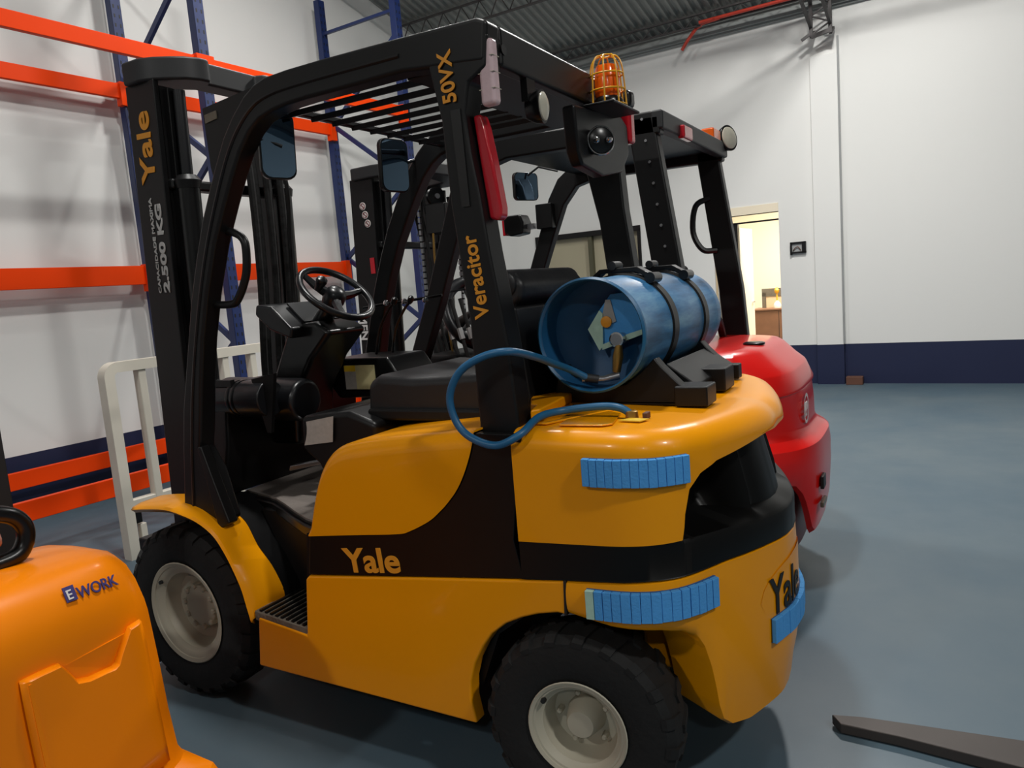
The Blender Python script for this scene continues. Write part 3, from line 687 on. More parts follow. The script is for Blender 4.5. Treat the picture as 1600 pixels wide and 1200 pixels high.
# grab handle and front bracket plate
bm = NB(); tube(bm, cr([(-2.09, 1.76, 1.725), (-2.03, 1.76, 1.715), (-1.985, 1.76, 1.69), (-1.975, 1.76, 1.65), (-1.99, 1.76, 1.57), (-2.04, 1.76, 1.495), (-2.08, 1.76, 1.478), (-2.18, 1.76, 1.482)], 5), .0135, 10)
part('grab_handle', bm, 'black_paint', F)
part('guard_gusset', prism(NB(), [(-2.08, 2.118), (-1.84, 2.14), (-1.92, 2.0), (-2.06, 1.85), (-2.075, 1.93)], 1.745, 1.753), 'black_paint', F, label='flat black plate between mast and roof')
part('gusset_sticker', prism(NB(), [(-2.07, 2.095), (-2.015, 2.10), (-2.015, 2.075), (-2.07, 2.068)], 1.741, 1.745), 'bronze', F)
# mirrors
def mirror_part(root, c, w, h, n, arm, tilt=0, frame_m='black_gloss'):
    n = Vector(n).normalized(); up = Vector((math.sin(tilt)*.3, 0, 1)); sd = up.cross(n).normalized(); up = n.cross(sd); c = Vector(c); bm = NB(); gl = NB()
    def pts(w, h, r):
        o = []
        for qx, qy, a0 in ((1, 1, 0), (-1, 1, 90), (-1, -1, 180), (1, -1, 270)):
            for k in range(5):
                a = math.radians(a0+k*22.5); o.append((qx*(w/2-r)+r*math.cos(a), qy*(h/2-r)+r*math.sin(a)))
        return o
    for b, ww, hh, d0, d1 in ((bm, w, h, -.02, .004), (gl, w*.92, h*.95, .003, .006)):
        P = pts(ww, hh, .03); A = [b.verts.new(c+sd*x+up*y+n*d0) for x, y in P]; B = [b.verts.new(c+sd*x+up*y+n*d1) for x, y in P]
        b.faces.new(A[::-1]); b.faces.new(B)
        for i in range(len(P)): b.faces.new((A[i], A[(i+1) % len(P)], B[(i+1) % len(P)], B[i]))
    m = part('mirror', bm, frame_m, root, .003); part('mirror_glass', gl, 'mirror', m)
    a = NB(); tube(a, arm, .007, 8); part('mirror_arm', a, 'black_paint', m); return m
mn = mirror_part(F, (-1.85, 1.83, 1.975), .115, .215, (.86, -.50, -.03), [(-1.84, 1.84, 1.97), (-1.87, 1.80, 1.99), (-1.88, 1.77, 1.99)], .25)
mf = mirror_part(F, (-1.955, 2.58, 2.0), .145, .215, (.97, -.24, -.04), [(-1.96, 2.6, 2.0), (-1.95, 2.66, 2.02), (-1.93, 2.69, 2.03)], .15)
# rear lamps
part('tail_lamp', box(NB(), -1.012, -.966, 1.722, 1.757, 1.925, 2.09), 'white_lens', F, .012, 3, label='pink and white rear lamp')
bm = NB(); prism(bm, [(-1.055, 1.915), (-1.030, 1.915), (-1.020, 1.88), (-1.007, 1.80), (-.990, 1.67), (-.992, 1.648), (-1.005, 1.636), (-1.03, 1.645)], 1.748, 1.79)
part('tail_lamp', bm, 'red_lens', F, .008, 3, label='long red rear lamp')
for i in range(1, 4): part('lamp_rib', box(NB(), -1.0125, -.9655, 1.7225, 1.7565, 1.925+i*.04, 1.9265+i*.04), 'lamp_glass', F)
part('tail_lamp', box(NB(), -.99, -.945, 2.66, 2.71, 1.94, 2.065), 'red_lens', F, .012, 3)
part('lamp_hood', box(NB(), -1.0, -.94, 2.655, 2.72, 2.065, 2.13), 'black_gloss', F, .02, 3)
def worklamp(root, c, ry, rz, n=(1, 0, 0), glass='lamp_glass'):
    c = Vector(c); n = Vector(n).normalized(); sd = Vector((0, 0, 1)).cross(n).normalized(); up = n.cross(sd); bm = NB(); g = NB()
    for b, prof in ((bm, [(-.05, .3), (-.045, .7), (-.02, 1.0), (.0, 1.08), (.004, 1.08), (.004, .96)]), (g, [(.0, .95), (.008, .9), (.014, .6), (.016, .1)])):
        rings = [[b.verts.new(c+n*h+sd*(ry*r*math.cos(a))+up*(rz*r*math.sin(a))) for a in [2*PI*k/28 for k in range(28)]] for h, r in prof]
        for p, q in zip(rings, rings[1:]):
            for k in range(28): b.faces.new((p[k], p[(k+1) % 28], q[(k+1) % 28], q[k]))
        b.faces.new(rings[0][::-1]); b.faces.new(rings[-1])
    o = part('work_lamp', bm, 'black_gloss', root); part('lens', g, glass, o); return o
worklamp(F, (-.955, 1.965, 1.955), .030, .043)
part('lamp_bracket', box(NB(), -1.0, -.98, 1.93, 1.98, 1.97, 2.05), 'black_paint', F)
bm = NB(); prism(bm, [(2.19, 2.00), (2.60, 2.025), (2.655, 2.0), (2.66, 1.90), (2.58, 1.83), (2.40, 1.80), (2.23, 1.82), (2.20, 1.86)], -1.0, -.955, 'x')
part('beacon_bracket', bm, 'black_paint', F, .01, 3)
part('beacon_bracket', box(NB(), -1.0, -.86, 2.28, 2.52, 2.005, 2.013), 'black_paint', F, .003)
o = worklamp(F, (-.925, 2.31, 1.90), .043, .043, (.68, -.72, -.05), 'black_gloss')
for dy in (-.02, .022): part('bulb', lathe(NB(), [(0, .012), (.008, .010), (.013, .005)], (-.912+dy*.7, 2.296+dy*.72, 1.90), (.68, -.72, -.05), 12), 'chrome', o)
part('lamp_ring', tube(NB(), [Vector((-.921, 2.306, 1.90))+Vector((.727, .687, 0))*.044*math.cos(2*PI*k/32)+Vector((0, 0, 1))*.044*math.sin(2*PI*k/32) for k in range(32)], .003, 6, True), 'chrome', o)
# beacon
BX, BY, BZ = -.925, 2.40, 2.013
b = part('beacon', lathe(NB(), [(0, .05), (.02, .05), (.03, .045), (.035, .04)], (BX, BY, BZ), (0, 0, 1), 24), 'black_gloss', F)
part('beacon_lens', lathe(NB(), [(.035, .040), (.06, .042), (.12, .038), (.134, .032), (.14, .015)], (BX, BY, BZ), (0, 0, 1), 28), 'amber', b, label='amber ribbed dome')
for k in range(8):
    a = 2*PI*k/8+.2; c, s = math.cos(a), math.sin(a); bm = NB()
    tube(bm, cr([(BX+c*.060, BY+s*.060, BZ+.004), (BX+c*.056, BY+s*.056, BZ+.08), (BX+c*.050, BY+s*.050, BZ+.135), (BX+c*.036, BY+s*.036, BZ+.160), (BX+c*.018, BY+s*.018, BZ+.166)], 4), .003, 6); part('cage_wire', bm, 'cage_yellow', b)
for r, z in ((.060, .006), (.056, .055), (.053, .105), (.018, .166)):
    bm = NB(); tube(bm, [(BX+r*math.cos(2*PI*k/28), BY+r*math.sin(2*PI*k/28), BZ+z) for k in range(28)], .003, 6, True); part('cage_ring', bm, 'cage_yellow', b)
# lettering on the near rear post
text('Veracitor', .062, (-1.036, 1.7155, 1.385), (-.10, 0, 1), (-1, 0, -.10), 'gold_text', F, bold=.0012, sx=.93, label='golden Veracitor lettering')
text('50VX', .058, (-1.078, 1.712, 1.948), (-.06, 0, 1), (-1, 0, -.06), 'gold_text', F, bold=.0012, sx=.98, label='golden 50VX lettering')
# ---- mast
MX0, MX1 = -2.685, -2.30      # at height 2.3 ; leans forward at the foot
LEAN = .045
def lean_prism(bm, x0, x1, y0, y1, z0, z1):
    return prism(bm, [(x0-LEAN*(2.3-z0), z0), (x1-LEAN*(2.3-z0), z0), (x1-LEAN*(2.3-z1), z1), (x0-LEAN*(2.3-z1), z1)], y0, y1)
ZM = 2.412
def mast(root, x0, x1, ya, yb, zt, zb=.12, m='black_paint', crown='charcoal'):
    global LEAN
    out = NB
    for (a, b, s) in ((ya, ya+.025, 1), (yb-.025, yb, -1)):
        part('outer_rail', lean_prism(NB(), x0-.03, x0+.135, a, b, zb, zt-.02), m, root, .004)
        ai, bi = (b, b+.05) if s > 0 else (a-.05, a)
        bm = NB(); lean_prism(bm, x0, x0+.018, ai, bi, zb, zt-.04); lean_prism(bm, x0+.117, x0+.135, ai, bi, zb, zt-.04); part('rail_flange', bm, m, root)
        part('inner_rail', lean_prism(NB(), x0+.022, x0+.165, (b+.012) if s > 0 else (a-.045), (b+.045) if s > 0 else (a-.012), zb+.05, zt-.05), 'black_gloss', root, .003)
        yc = (b+.045) if s > 0 else (a-.045)
        bm = NB(); xx = x0+.185
        def L(z, dx=0, dy=0): return (xx+dx-LEAN*(2.3-z), yc+dy, z)
        tube(bm, [L(zb+.1), L(zt-.40)], .042, 18); c = part('lift_cylinder', bm, 'black_gloss', root)
        bm = NB(); tube(bm, [L(zt-.40), L(zt-.06)], .022, 14); part('cylinder_rod', bm, 'steering_black', c)
        part('cylinder_cap', lathe(NB(), [(0, .045), (.03, .05), (.05, .034)], L(zt-.42), (0, 0, 1), 16), m, c)
    bm = NB(); w = x1-x0
    for z, h in ((zt-.40, .04), (.85, .08), (.5, .10)):
        bm = NB(); box(bm, x0+.10-LEAN*(2.3-z), x0+.16-LEAN*(2.3-z), ya+.02, yb-.02, z-h/2, z+h/2); part('mast_crossbar', bm, m, root, .01)
def crown(root, x0, x1, ya, yb, zt, m='charcoal'):
    pl_ = [(x0-.01, ya-.02), (x0+.08, ya-.02), (x0+.14, ya+.005), (x0+.19, ya+.045), (x0+.225, ya+.08), (x0+.25, ya+.13), (x0+.25, ya+.17), (x0+.215, ya+.19), (x0+.215, yb-.19), (x0+.25, yb-.17), (x0+.25, yb-.13), (x0+.19, yb-.045), (x0+.08, yb+.02), (x0-.01, yb+.02), (x0-.01, yb-.12), (x0+.09, yb-.16), (x0+.12, yb-.2), (x0+.12, ya+.2), (x0+.09, ya+.16), (x0-.01, ya+.12)]
    part('mast_crown', prism(NB(), pl_, zt-.085, zt, 'z'), m, root, .01, 3)
MYA, MYB = 1.905, 2.52
mast(F, MX0+.03, MX1, MYA, MYB, ZM-.06)
crown(F, MX0+.03, MX1, MYA, MYB, ZM)
for (yy, dd) in ((2.30, 0), (2.335, .03), (2.37, .0), (2.40, .04), (2.42, -.03), (2.26, .02)):
    bm = NB(); tube(bm, cr([(-2.52+dd, yy, 2.25), (-2.48+dd, yy, 2.05), (-2.50+dd, yy+.01, 1.6), (-2.53+dd, yy, 1.2), (-2.55+dd, yy, .75)], 6), .015, 8); part('mast_hose', bm, 'rubber', F)
bm = NB()
for z in [i*.04+.8 for i in range(34)]: box(bm, -2.525-LEAN*(2.3-z), -2.505-LEAN*(2.3-z), 2.44, 2.465, z, z+.03)
part('lift_chain', bm, 'steering_black', F, kind='stuff')
bm = NB(); tube(bm, cr([(-2.35, 2.30, 2.05), (-2.32, 2.32, 1.95), (-2.38, 2.36, 1.7), (-2.42, 2.38, 1.35)], 6), .009, 8); part('mast_hose', bm, 'rubber', F)
# carriage, load backrest and forks
bm = NB(); box(bm, -2.86, -2.80, 1.80, 2.69, .45, .56); box(bm, -2.86, -2.80, 1.80, 2.69, .12, .22); part('carriage', bm, 'black_paint', F, .006)
bm = NB(); box(bm, -2.84, -2.81, 1.98, 2.02, .56, .95); box(bm, -2.84, -2.81, 2.47, 2.51, .56, .95); box(bm, -2.84, -2.81, 1.98, 2.51, .92, .96); part('load_backrest', bm, 'black_paint', F, .004)
for y in (1.98, 2.4): part('fork', prism(NB(), [(-2.86, .56), (-2.90, .56), (-2.91, .09), (-3.9, .035), (-3.9, .02), (-2.90, .045), (-2.86, .08)], y, y+.11), 'fork_steel', F, .004)
text('Yale', .112, (-2.578, MYA-.002, 1.965), (.03, 0, 1), (-1, 0, .03), 'gold_text', F, bold=.0024, sx=1.36, label='golden Yale lettering up the mast')
text('2.500 KG', .046, (-2.583, MYA-.002, 1.545), (.035, 0, 1), (-1, 0, .035), 'grey_text', F, bold=.0018, sx=1.9, label='pale grey 2.500 KG lettering')
text('CAPACIDADE MAXIMA', .021, (-2.633, MYA-.002, 1.545), (.035, 0, 1), (-1, 0, .035), 'grey_text', F, bold=.0006, sx=1.68, label='small pale grey capacity lettering')
# ---- operator compartment
bm = prism(NB(), [(-2.52, .74), (-2.40, .74), (-2.34, .95), (-2.32, 1.10), (-2.34, 1.16), (-2.52, 1.17)], 1.88, 2.62); part('cowl', bm, 'black_paint', F, .012)
bm = NB(); tube(bm, [(-2.50, 1.93, 1.125), (-2.13, 1.93, 1.125)], .068, 28); cy = part('tilt_cylinder', bm, 'steering_black', F, .006)
for x in (-2.30, -2.275): part('cylinder_band', lathe(NB(), [(0, .070), (.008, .072), (.016, .070)], (x, 1.93, 1.125), (1, 0, 0), 28), 'black_gloss', cy)
bm = NB(); box(bm, -2.40, -2.28, 1.88, 1.90, 1.175, 1.20); part('cylinder_bracket', bm, 'black_paint', cy)
bm = NB(); tube(bm, [(-2.50, 2.04, 1.11), (-2.06, 2.04, 1.10)], .082, 28); part('motor_cover', bm, 'steering_black', F, .02, 3)
bm = prism(NB(), [(-2.19, 1.20), (-2.07, 1.22), (-2.12, 1.0), (-2.14, 1.0)], 1.90, 1.915); part('pedal_bracket', bm, 'black_paint', F)
bm = prism(NB(), [(-2.40, .90), (-2.22, .90), (-2.20, 1.10), (-2.10, 1.24), (-1.985, 1.345), (-2.06, 1.39), (-2.20, 1.38), (-2.36, 1.10)], 2.12, 2.34); part('dashboard', bm, 'black_gloss', F, .02, 3)
# instrument cluster
bm = prism(NB(), [(-2.30, 1.47), (-2.22, 1.46), (-2.12, 1.37), (-2.13, 1.33), (-2.24, 1.37), (-2.31, 1.43)], 2.06, 2.42); ic = part('instrument_panel', bm, 'steering_black', F, .01, 3)
part('display', prism(NB(), [(-2.215, 1.463), (-2.135, 1.387), (-2.13, 1.392), (-2.21, 1.468)], 2.14, 2.34), 'charcoal', ic)
# steering wheel
N = Vector((.66, -.04, .75)).normalized(); HC = Vector((-2.005, 2.2, 1.490)); U = N.cross(Vector((0, 1, 0))).normalized(); V_ = N.cross(U)
bm = NB(); Rw = .147; tube(bm, [HC+U*(Rw*math.cos(2*PI*k/48))+V_*(Rw*math.sin(2*PI*k/48)) for k in range(48)], .0135, 10, True); sw_ = part('steering_wheel', bm, 'steering_black', F)
for a in (.5, 2.6, 4.71):
    d = U*math.cos(a)+V_*math.sin(a); bm = NB(); tube(bm, [HC-N*.02+d*.02, HC-N*.015+d*.09, HC+d*.144], [.022, .016, .011], 8); part('spoke', bm, 'steering_black', sw_)
part('horn_button', lathe(NB(), [(-.06, .036), (-.03, .044), (0, .042), (.016, .03), (.022, .01)], HC, N, 24), 'steering_black', sw_)
part('spinner_knob', lathe(NB(), [(-.01, .012), (.01, .016), (.03, .022), (.042, .02), (.05, .008)], HC+U*.03+V_*.075+N*.01, N, 20), 'steering_black', sw_)
bm = NB(); tube(bm, [HC-N*.05, HC-N*.16, HC-N*.34], [.03, .04, .05], 14); part('steering_column', bm, 'black_gloss', F)
# levers
for y, x in ((2.50, -2.02), (2.56, -1.98)):
    bm = NB(); tube(bm, cr([(x-.08, y, 1.18), (x-.04, y, 1.32), (x+.02, y, 1.405), (x+.05, y, 1.43)], 4), .006, 8); lv = part('lever', bm, 'black_gloss', F); part('lever_knob', lathe(NB(), [(0, .008), (.01, .013), (.03, .013), (.036, .006)], (x+.045, y, 1.425), (.5, 0, .8), 12), 'steering_black', lv)
bm = NB(); tube(bm, cr([(-2.22, 2.6, 1.42), (-2.08, 2.6, 1.432), (-1.98, 2.6, 1.436), (-1.79, 2.6, 1.45)], 3), .006, 6); lr = part('linkage_rod', bm, 'black_gloss', F)
for x in (-2.08, -1.98, -1.87): part('rod_joint', lathe(NB(), [(0, .010), (.012, .013), (.02, .006)], (x, 2.595, 1.433), (.3, -1, .2), 12), 'chrome', lr)
# right-hand console with sticker
bm = prism(NB(), [(-2.22, 1.22), (-1.92, 1.22), (-1.88, 1.16), (-1.86, 1.06), (-2.2, 1.05), (-2.24, 1.10)], 2.36, 2.62); cs = part('side_console', bm, 'black_gloss', F, .012, 3)
part('console_sticker', box(NB(), -2.15, -2.09, 2.356, 2.360, 1.09, 1.19), 'label_grey', cs); part('console_sticker', box(NB(), -2.09, -1.99, 2.356, 2.360, 1.09, 1.19), 'label', cs); part('console_sticker', box(NB(), -2.15, -2.09, 2.355, 2.359, 1.165, 1.19), 'label_yellow', cs)
# manual plate and pedals on the hood front
bm = prism(NB(), [(-1.94, 1.07), (-1.72, 1.09), (-1.60, 1.05), (-1.60, .76), (-1.80, .74), (-1.88, .90), (-1.95, .95)], 1.875, 2.62); hf = part('hood_front', bm, 'black_paint', F, .02, 3)
bm = NB(); grid(bm, [[(-1.925+.02*t+.008*math.sin(t*3), 1.866, .968+.085*t), (-1.79+.015*t, 1.866, .985+.09*t)] for t in (0, .25, .5, .75, 1)]); part('info_plate', bm, 'label_grey', hf, label='pale grey printed information sheet')
bm = prism(NB(), [(-2.15, .83), (-1.94, .875), (-1.935, .89), (-2.145, .852)], 1.99, 2.03); part('brake_pedal', bm, 'steel', F, .004, label='worn steel pedal edge')
# seat
o = part('seat_base', box(NB(), -1.68, -1.12, 1.93, 2.56, 1.05, 1.09), 'black_paint', F, .01)
bm = prism(NB(), [(-1.70, 1.05), (-1.69, 1.175), (-1.64, 1.20), (-1.50, 1.19), (-1.36, 1.195), (-1.22, 1.205), (-1.20, 1.05)], 1.95, 2.50); part('seat_cushion', bm, 'seat_vinyl', F, .03, 4)
bm = prism(NB(), [(-1.30, 1.14), (-1.24, 1.22), (-1.22, 1.40), (-1.20, 1.47), (-1.16, 1.505), (-1.11, 1.50), (-1.08, 1.47), (-1.085, 1.42), (-1.12, 1.40), (-1.14, 1.14)], 2.0, 2.46); part('seat_back', bm, 'seat_vinyl', F, .028, 4)
bm = NB(); tube(bm, [(-1.145, 1.985, 1.47), (-1.145, 2.475, 1.47)], .044, 20); part('seat_back_roll', bm, 'seat_vinyl', F, .015, 3)
part('seat_shell', prism(NB(), [(-1.17, 1.08), (-1.12, 1.40), (-1.09, 1.40), (-1.06, 1.1), (-1.10, 1.08)], 1.96, 2.50), 'black_paint', F, .01)
# cradle for the cylinder
TX, TZ, TR = -.862, 1.303, .163
cra = [(-1.02, 1.09), (-.575, 1.09), (-.575, 1.14), (-.62, 1.14), (-.68, 1.20), (-.70, 1.225), (-.74, 1.185), (-.79, 1.15), (-.862, 1.137), (-.93, 1.15), (-.98, 1.21), (-1.0, 1.2), (-1.02, 1.135)]
for y in (2.05, 2.55): part('cylinder_cradle', prism(NB(), cra, y, y+.05), 'black_paint', F, .004)
part('cradle_rail', box(NB(), -.64, -.545, 2.03, 2.13, 1.088, 1.145), 'black_paint', F, .005)
part('cradle_rail', box(NB(), -.64, -.56, 2.30, 2.42, 1.088, 1.16), 'black_paint', F, .005)
part('cradle_rail', prism(NB(), [(-.70, 1.09), (-.60, 1.09), (-.60, 1.135), (-.69, 1.20)], 2.13, 2.60), 'black_paint', F, .005)
part('cradle_rail', box(NB(), -1.04, -.98, 2.14, 2.80, 1.088, 1.14), 'black_paint', F, .005)
part('cradle_plate', box(NB(), -.98, -.64, 2.05, 2.62, 1.088, 1.10), 'black_paint', F, .003)
part('hood_catch', box(NB(), -.668, -.655, 1.84, 1.87, 1.088, 1.105), 'brown_box', F, .002)
part('hose_port', lathe(NB(), [(0, .018), (.02, .016), (.022, .010)], (-.70, 1.85, 1.088), (0, 0, 1), 14), 'brass', F)

# ================================================================== GAS CYLINDER
G = thing('gas_cylinder', 'scuffed blue gas cylinder lying in its cradle behind the yellow forklift seat', 'gas cylinder', (TX, 2.4, TZ-TR))
def cyl(prof, m, name, parent, c=(TX, 0, TZ), seg=64, **k): return part(name, lathe(NB(), prof, c, (0, 1, 0), seg, cap=False), m, parent, **k)
body = cyl([(2.12, .0), (2.11, .06), (2.105, .10), (2.09, .13), (2.085, .1585), (2.03, .1585), (1.985, .158), (1.98, .162), (1.985, .167), (2.0, .166), (2.02, TR), (2.20, TR), (2.21, TR+.003), (2.60, TR+.003), (2.61, TR), (2.77, TR-.001), (2.79, TR+.002), (2.84, TR+.002), (2.87, TR-.01), (2.87, 0)], 'tank_blue', 'tank_shell', G)
body.data.materials.append(MATS['tank_inside'])
for f in body.data.polygons:
    c = f.center; 
    if c.y+2.4 < 2.122 and math.hypot(c.x, c.z-TR) < .160: f.material_index = 1
lathe_rim = cyl([(1.978, .158), (1.972, .162), (1.978, .168), (1.988, .168)], 'hose_blue', 'collar_rim', G, label='bright blue rolled collar edge')
for y in (2.24, 2.60):
    part('strap', lathe(NB(), [(y-.005, TR+.002), (y-.003, TR+.010), (y+.043, TR+.010), (y+.045, TR+.002)], (TX, 0, TZ), (0, 1, 0), 64, cap=False), 'black_paint', G)
    st = part('strap_clamp', prism(NB(), [(TX-.115, TZ+TR-.030), (TX-.09, TZ+TR-.012), (TX-.06, TZ+TR+.012), (TX+.05, TZ+TR+.012), (TX+.105, TZ+TR-.018), (TX+.11, TZ+TR-.005), (TX+.06, TZ+TR+.026), (TX-.065, TZ+TR+.026), (TX-.12, TZ+TR-.015)], y-.004, y+.044), 'black_paint', G, .003)
    bm = NB(); tube(bm, [(TX+.105, y-.018, TZ+TR-.012), (TX+.105, y+.058, TZ+TR-.012)], .017, 14); part('clamp_bolt', bm, 'black_gloss', st)
    bm = NB(); tube(bm, [(TX-.02, y-.01, TZ+TR+.034), (TX-.02, y+.055, TZ+TR+.034)], .014, 12); part('clamp_bolt', bm, 'charcoal', st)
part('gauge_plate', prism(NB(), [(-.90, 1.315), (-.868, 1.37), (-.83, 1.415), (-.775, 1.418), (-.73, 1.37), (-.718, 1.302), (-.79, 1.282), (-.865, 1.256)], 2.075, 2.081), 'foam_blue', G, label='blue data plate with yellow dot')
part('paper_tag', prism(NB(), [(-.905, 1.315), (-.865, 1.37), (-.855, 1.36), (-.86, 1.262), (-.872, 1.25)], 2.066, 2.070), 'mint', G)
part('paper_tag', prism(NB(), [(-.862, 1.268), (-.775, 1.298), (-.722, 1.312), (-.722, 1.298), (-.862, 1.252)], 2.064, 2.068), 'mint', G)
part('paper_tag', prism(NB(), [(-.86, 1.345), (-.845, 1.40), (-.83, 1.40), (-.815, 1.335), (-.83, 1.33)], 2.070, 2.073), 'sealed_grey', G)
part('yellow_cap', lathe(NB(), [(0, .017), (.005, .017), (.007, .013)], (-.845, 2.070, 1.335), (0, -1, 0), 20), 'gold_text', G)
bm = NB(); tube(bm, [(-.80, 2.09, 1.285), (-.80, 2.02, 1.285)], .017, 14); v = part('valve', bm, 'steel', G)
bm = NB(); lathe(bm, [(0, .022), (.012, .022), (.013, .012), (.009, .010)], (-.80, 2.035, 1.285), (0, -1, 0), 18); part('valve_nut', bm, 'chrome', v)
bm = NB(); tube(bm, [(-.795, 2.03, 1.27), (-.800, 2.03, 1.235), (-.808, 2.03, 1.19)], [.010, .016, .012], 12); part('coupling', bm, 'brass', v)
bm = NB(); tube(bm, [(-.80, 2.03, 1.18), (-.84, 2.01, 1.172), (-.90, 1.99, 1.175)], [.013, .010, .010], 12); part('elbow', bm, 'steel', v)
part('collar_slot', lathe(NB(), [(0, .02), (.002, .02)], (-.82, 2.078, 1.24), (0, -1, 0), 20), 'tank_inside', G)
# hose
H = thing('gas_hose', 'blue rubber gas hose looping around the rear post of the yellow forklift', 'hose', (-.95, 1.7, 1.06))
hp = [(-.88, 1.995, 1.175), (-.92, 1.95, 1.21), (-.93, 1.86, 1.24), (-.93, 1.76, 1.27), (-.955, 1.67, 1.295), (-1.02, 1.645, 1.287), (-1.09, 1.635, 1.25), (-1.13, 1.635, 1.185), (-1.12, 1.635, 1.12), (-1.08, 1.635, 1.075), (-1.0, 1.635, 1.053), (-.935, 1.655, 1.080), (-.925, 1.75, 1.108), (-.885, 1.83, 1.112), (-.79, 1.85, 1.120), (-.735, 1.85, 1.117), (-.705, 1.85, 1.10), (-.70, 1.85, 1.08)]
bm = NB(); tube(bm, cr(hp, 8), .0105, 12); part('hose_tube', bm, 'hose_blue', H)
bm = NB(); tube(bm, [(-.855, 2.005, 1.172), (-.89, 1.99, 1.18)], .013, 12); part('hose_fitting', bm, 'charcoal', H)

# ================================================================== RED FORKLIFT
R_ = thing('forklift', 'red forklift with black guard standing behind the yellow one', 'forklift', (-1.75, 3.75, 0))
RN, RC, RF = 3.15, 3.75, 4.35
def splan(xr, yh, n=3.6, x0=-1.25, k=64):
    o = []
    for i in range(k+1):
        a = PI*i/k; c, s = math.cos(a), math.sin(a)
        o.append((x0+(xr-x0)*abs(s)**(2/n), RC-yh*math.copysign(abs(c)**(2/n), c)))
    return o
prof = [(.22, -.50, .57, 3.2), (.24, -.475, .59, 3.2), (.34, -.455, .60, 3.2), (.5, -.445, .60, 3.2), (.60, -.445, .60, 3.2), (.655, -.452, .597, 3.2), (.668, -.465, .59, 3.2), (.69, -.50, .565, 3.2), (.71, -.512, .56, 3.2), (.73, -.515, .555, 3.2), (.80, -.516, .556, 3.2), (.87, -.524, .558, 3.3), (.885, -.528, .562, 3.5), (.892, -.522, .568, 3.6), (.905, -.522, .568, 3.6), (.975, -.552, .563, 3.6), (.985, -.558, .56, 3.6), (1.02, -.60, .55, 3.6), (1.075, -.655, .535, 3.6), (1.093, -.68, .50, 3.6), (1.10, -.72, .44, 3.6), (1.103, -.9, .2, 3.6)]
rows = []
for z, xr, yh, n in prof:
    row = []
    for i, (x, y) in enumerate(splan(xr, yh, n)):
        zz = z; dist = min(i, 64-i)
        arch = lerp([(0, .50), (19, .50), (22, .48), (24, .43), (25.5, .36), (26.5, .28), (27.5, .22), (32, .22)], dist)
        if z < .62: zz = arch+(.62-arch)*(z-.22)/.40
        row.append((x, y, zz))
    rows.append(row)
bm = NB(); V = grid(bm, rows); bm.faces.new(V[-1])
inner = [(x-.09 if abs(y-RC) < .4 else x, RC+(y-RC)*.84) for x, y in splan(-.50, .57, 3.2)]
part('counterweight', bm, 'red_paint', R_, smooth=28)
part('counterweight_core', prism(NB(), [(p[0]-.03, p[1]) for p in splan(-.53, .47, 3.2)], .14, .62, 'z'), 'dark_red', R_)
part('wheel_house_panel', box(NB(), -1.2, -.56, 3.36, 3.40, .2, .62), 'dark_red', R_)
part('rear_lamp_slot', box(NB(), -.452, -.436, 3.52, 3.60, .44, .50), 'black_text', R_, .004); part('rear_lamp_slot', box(NB(), -.452, -.436, 3.50, 3.62, .36, .385), 'bronze', R_, .004)
part('filler_cap', lathe(NB(), [(0, .05), (.008, .05), (.012, .04)], (-.74, 3.62, 1.10), (0, 0, 1), 24), 'black_gloss', R_)
# emblem
bm = NB(); EC = Vector((-.512, 3.60, .80)); er = .07
ring = lambda r: [EC+Vector((.0, r*math.cos(2*PI*k/40), r*math.sin(2*PI*k/40))) for k in range(40)]
A, B = ring(er), ring(er*.80); va = [bm.verts.new(p) for p in A]; vb = [bm.verts.new(p) for p in B]
for k in range(40): bm.faces.new((va[k], va[(k+1) % 40], vb[(k+1) % 40], vb[k]))
part('emblem_ring', bm, 'white_text', R_)
text('EP', .088, (EC.x+.001, EC.y-.052, EC.z-.030), (0, 1, 0), (0, 0, 1), 'white_text', R_, bold=.002, sx=.85, label='white EP lettering in a ring')
part('chassis', prism(NB(), [(-2.9, .2), (-1.1, .2), (-1.1, 1.0), (-1.7, 1.0), (-2.0, .6), (-2.6, .62)], RN+.25, RF-.25), 'black_paint', R_)
part('side_cover', prism(NB(), [(-2.1, .22), (-1.15, .22), (-1.12, .5), (-1.2, .6), (-1.2, 1.03), (-1.8, 1.0), (-2.0, .6)], RN+.02, RN+.25), 'red_paint', R_, .02, 3)
part('side_cover', prism(NB(), [(-2.1, .22), (-1.15, .22), (-1.12, .5), (-1.2, .6), (-1.2, 1.03), (-1.8, 1.0), (-2.0, .6)], RF-.25, RF-.02), 'red_paint', R_, .02, 3)
wheel(R_, -.95, RN+.03, .26, .13, .17, -1, rear=True, lugs=18, rim='charcoal'); wheel(R_, -.95, RF-.03, .26, .13, .17, 1, rear=True, lugs=18, rim='charcoal')
wheel(R_, -2.62, RN+.03, .335, .188, .20, -1, rim='charcoal'); wheel(R_, -2.62, RF-.03, .335, .188, .20, 1, rim='charcoal')
def rguard(y0, y1):
    fo = [(-2.60, .80), (-2.44, 1.10), (-2.28, 1.45), (-2.14, 1.80), (-2.07, 1.98), (-2.0, 2.09), (-1.92, 2.145), (-1.80, 2.16), (-1.0, 2.13)]
    fi = [(-1.0, 2.05), (-1.75, 2.06), (-1.88, 2.03), (-1.97, 1.93), (-2.05, 1.75), (-2.19, 1.42), (-2.35, 1.08), (-2.50, .80)]
    part('guard_side_rail', prism(NB(), fo+fi, y0, y1), 'black_paint', R_, .01)
    part('guard_rear_post', prism(NB(), [(-1.15, 2.15), (-1.03, 2.15), (-.92, 1.35), (-.90, 1.05), (-1.03, 1.05), (-1.05, 1.35)], y0, y1), 'black_paint', R_, .01)
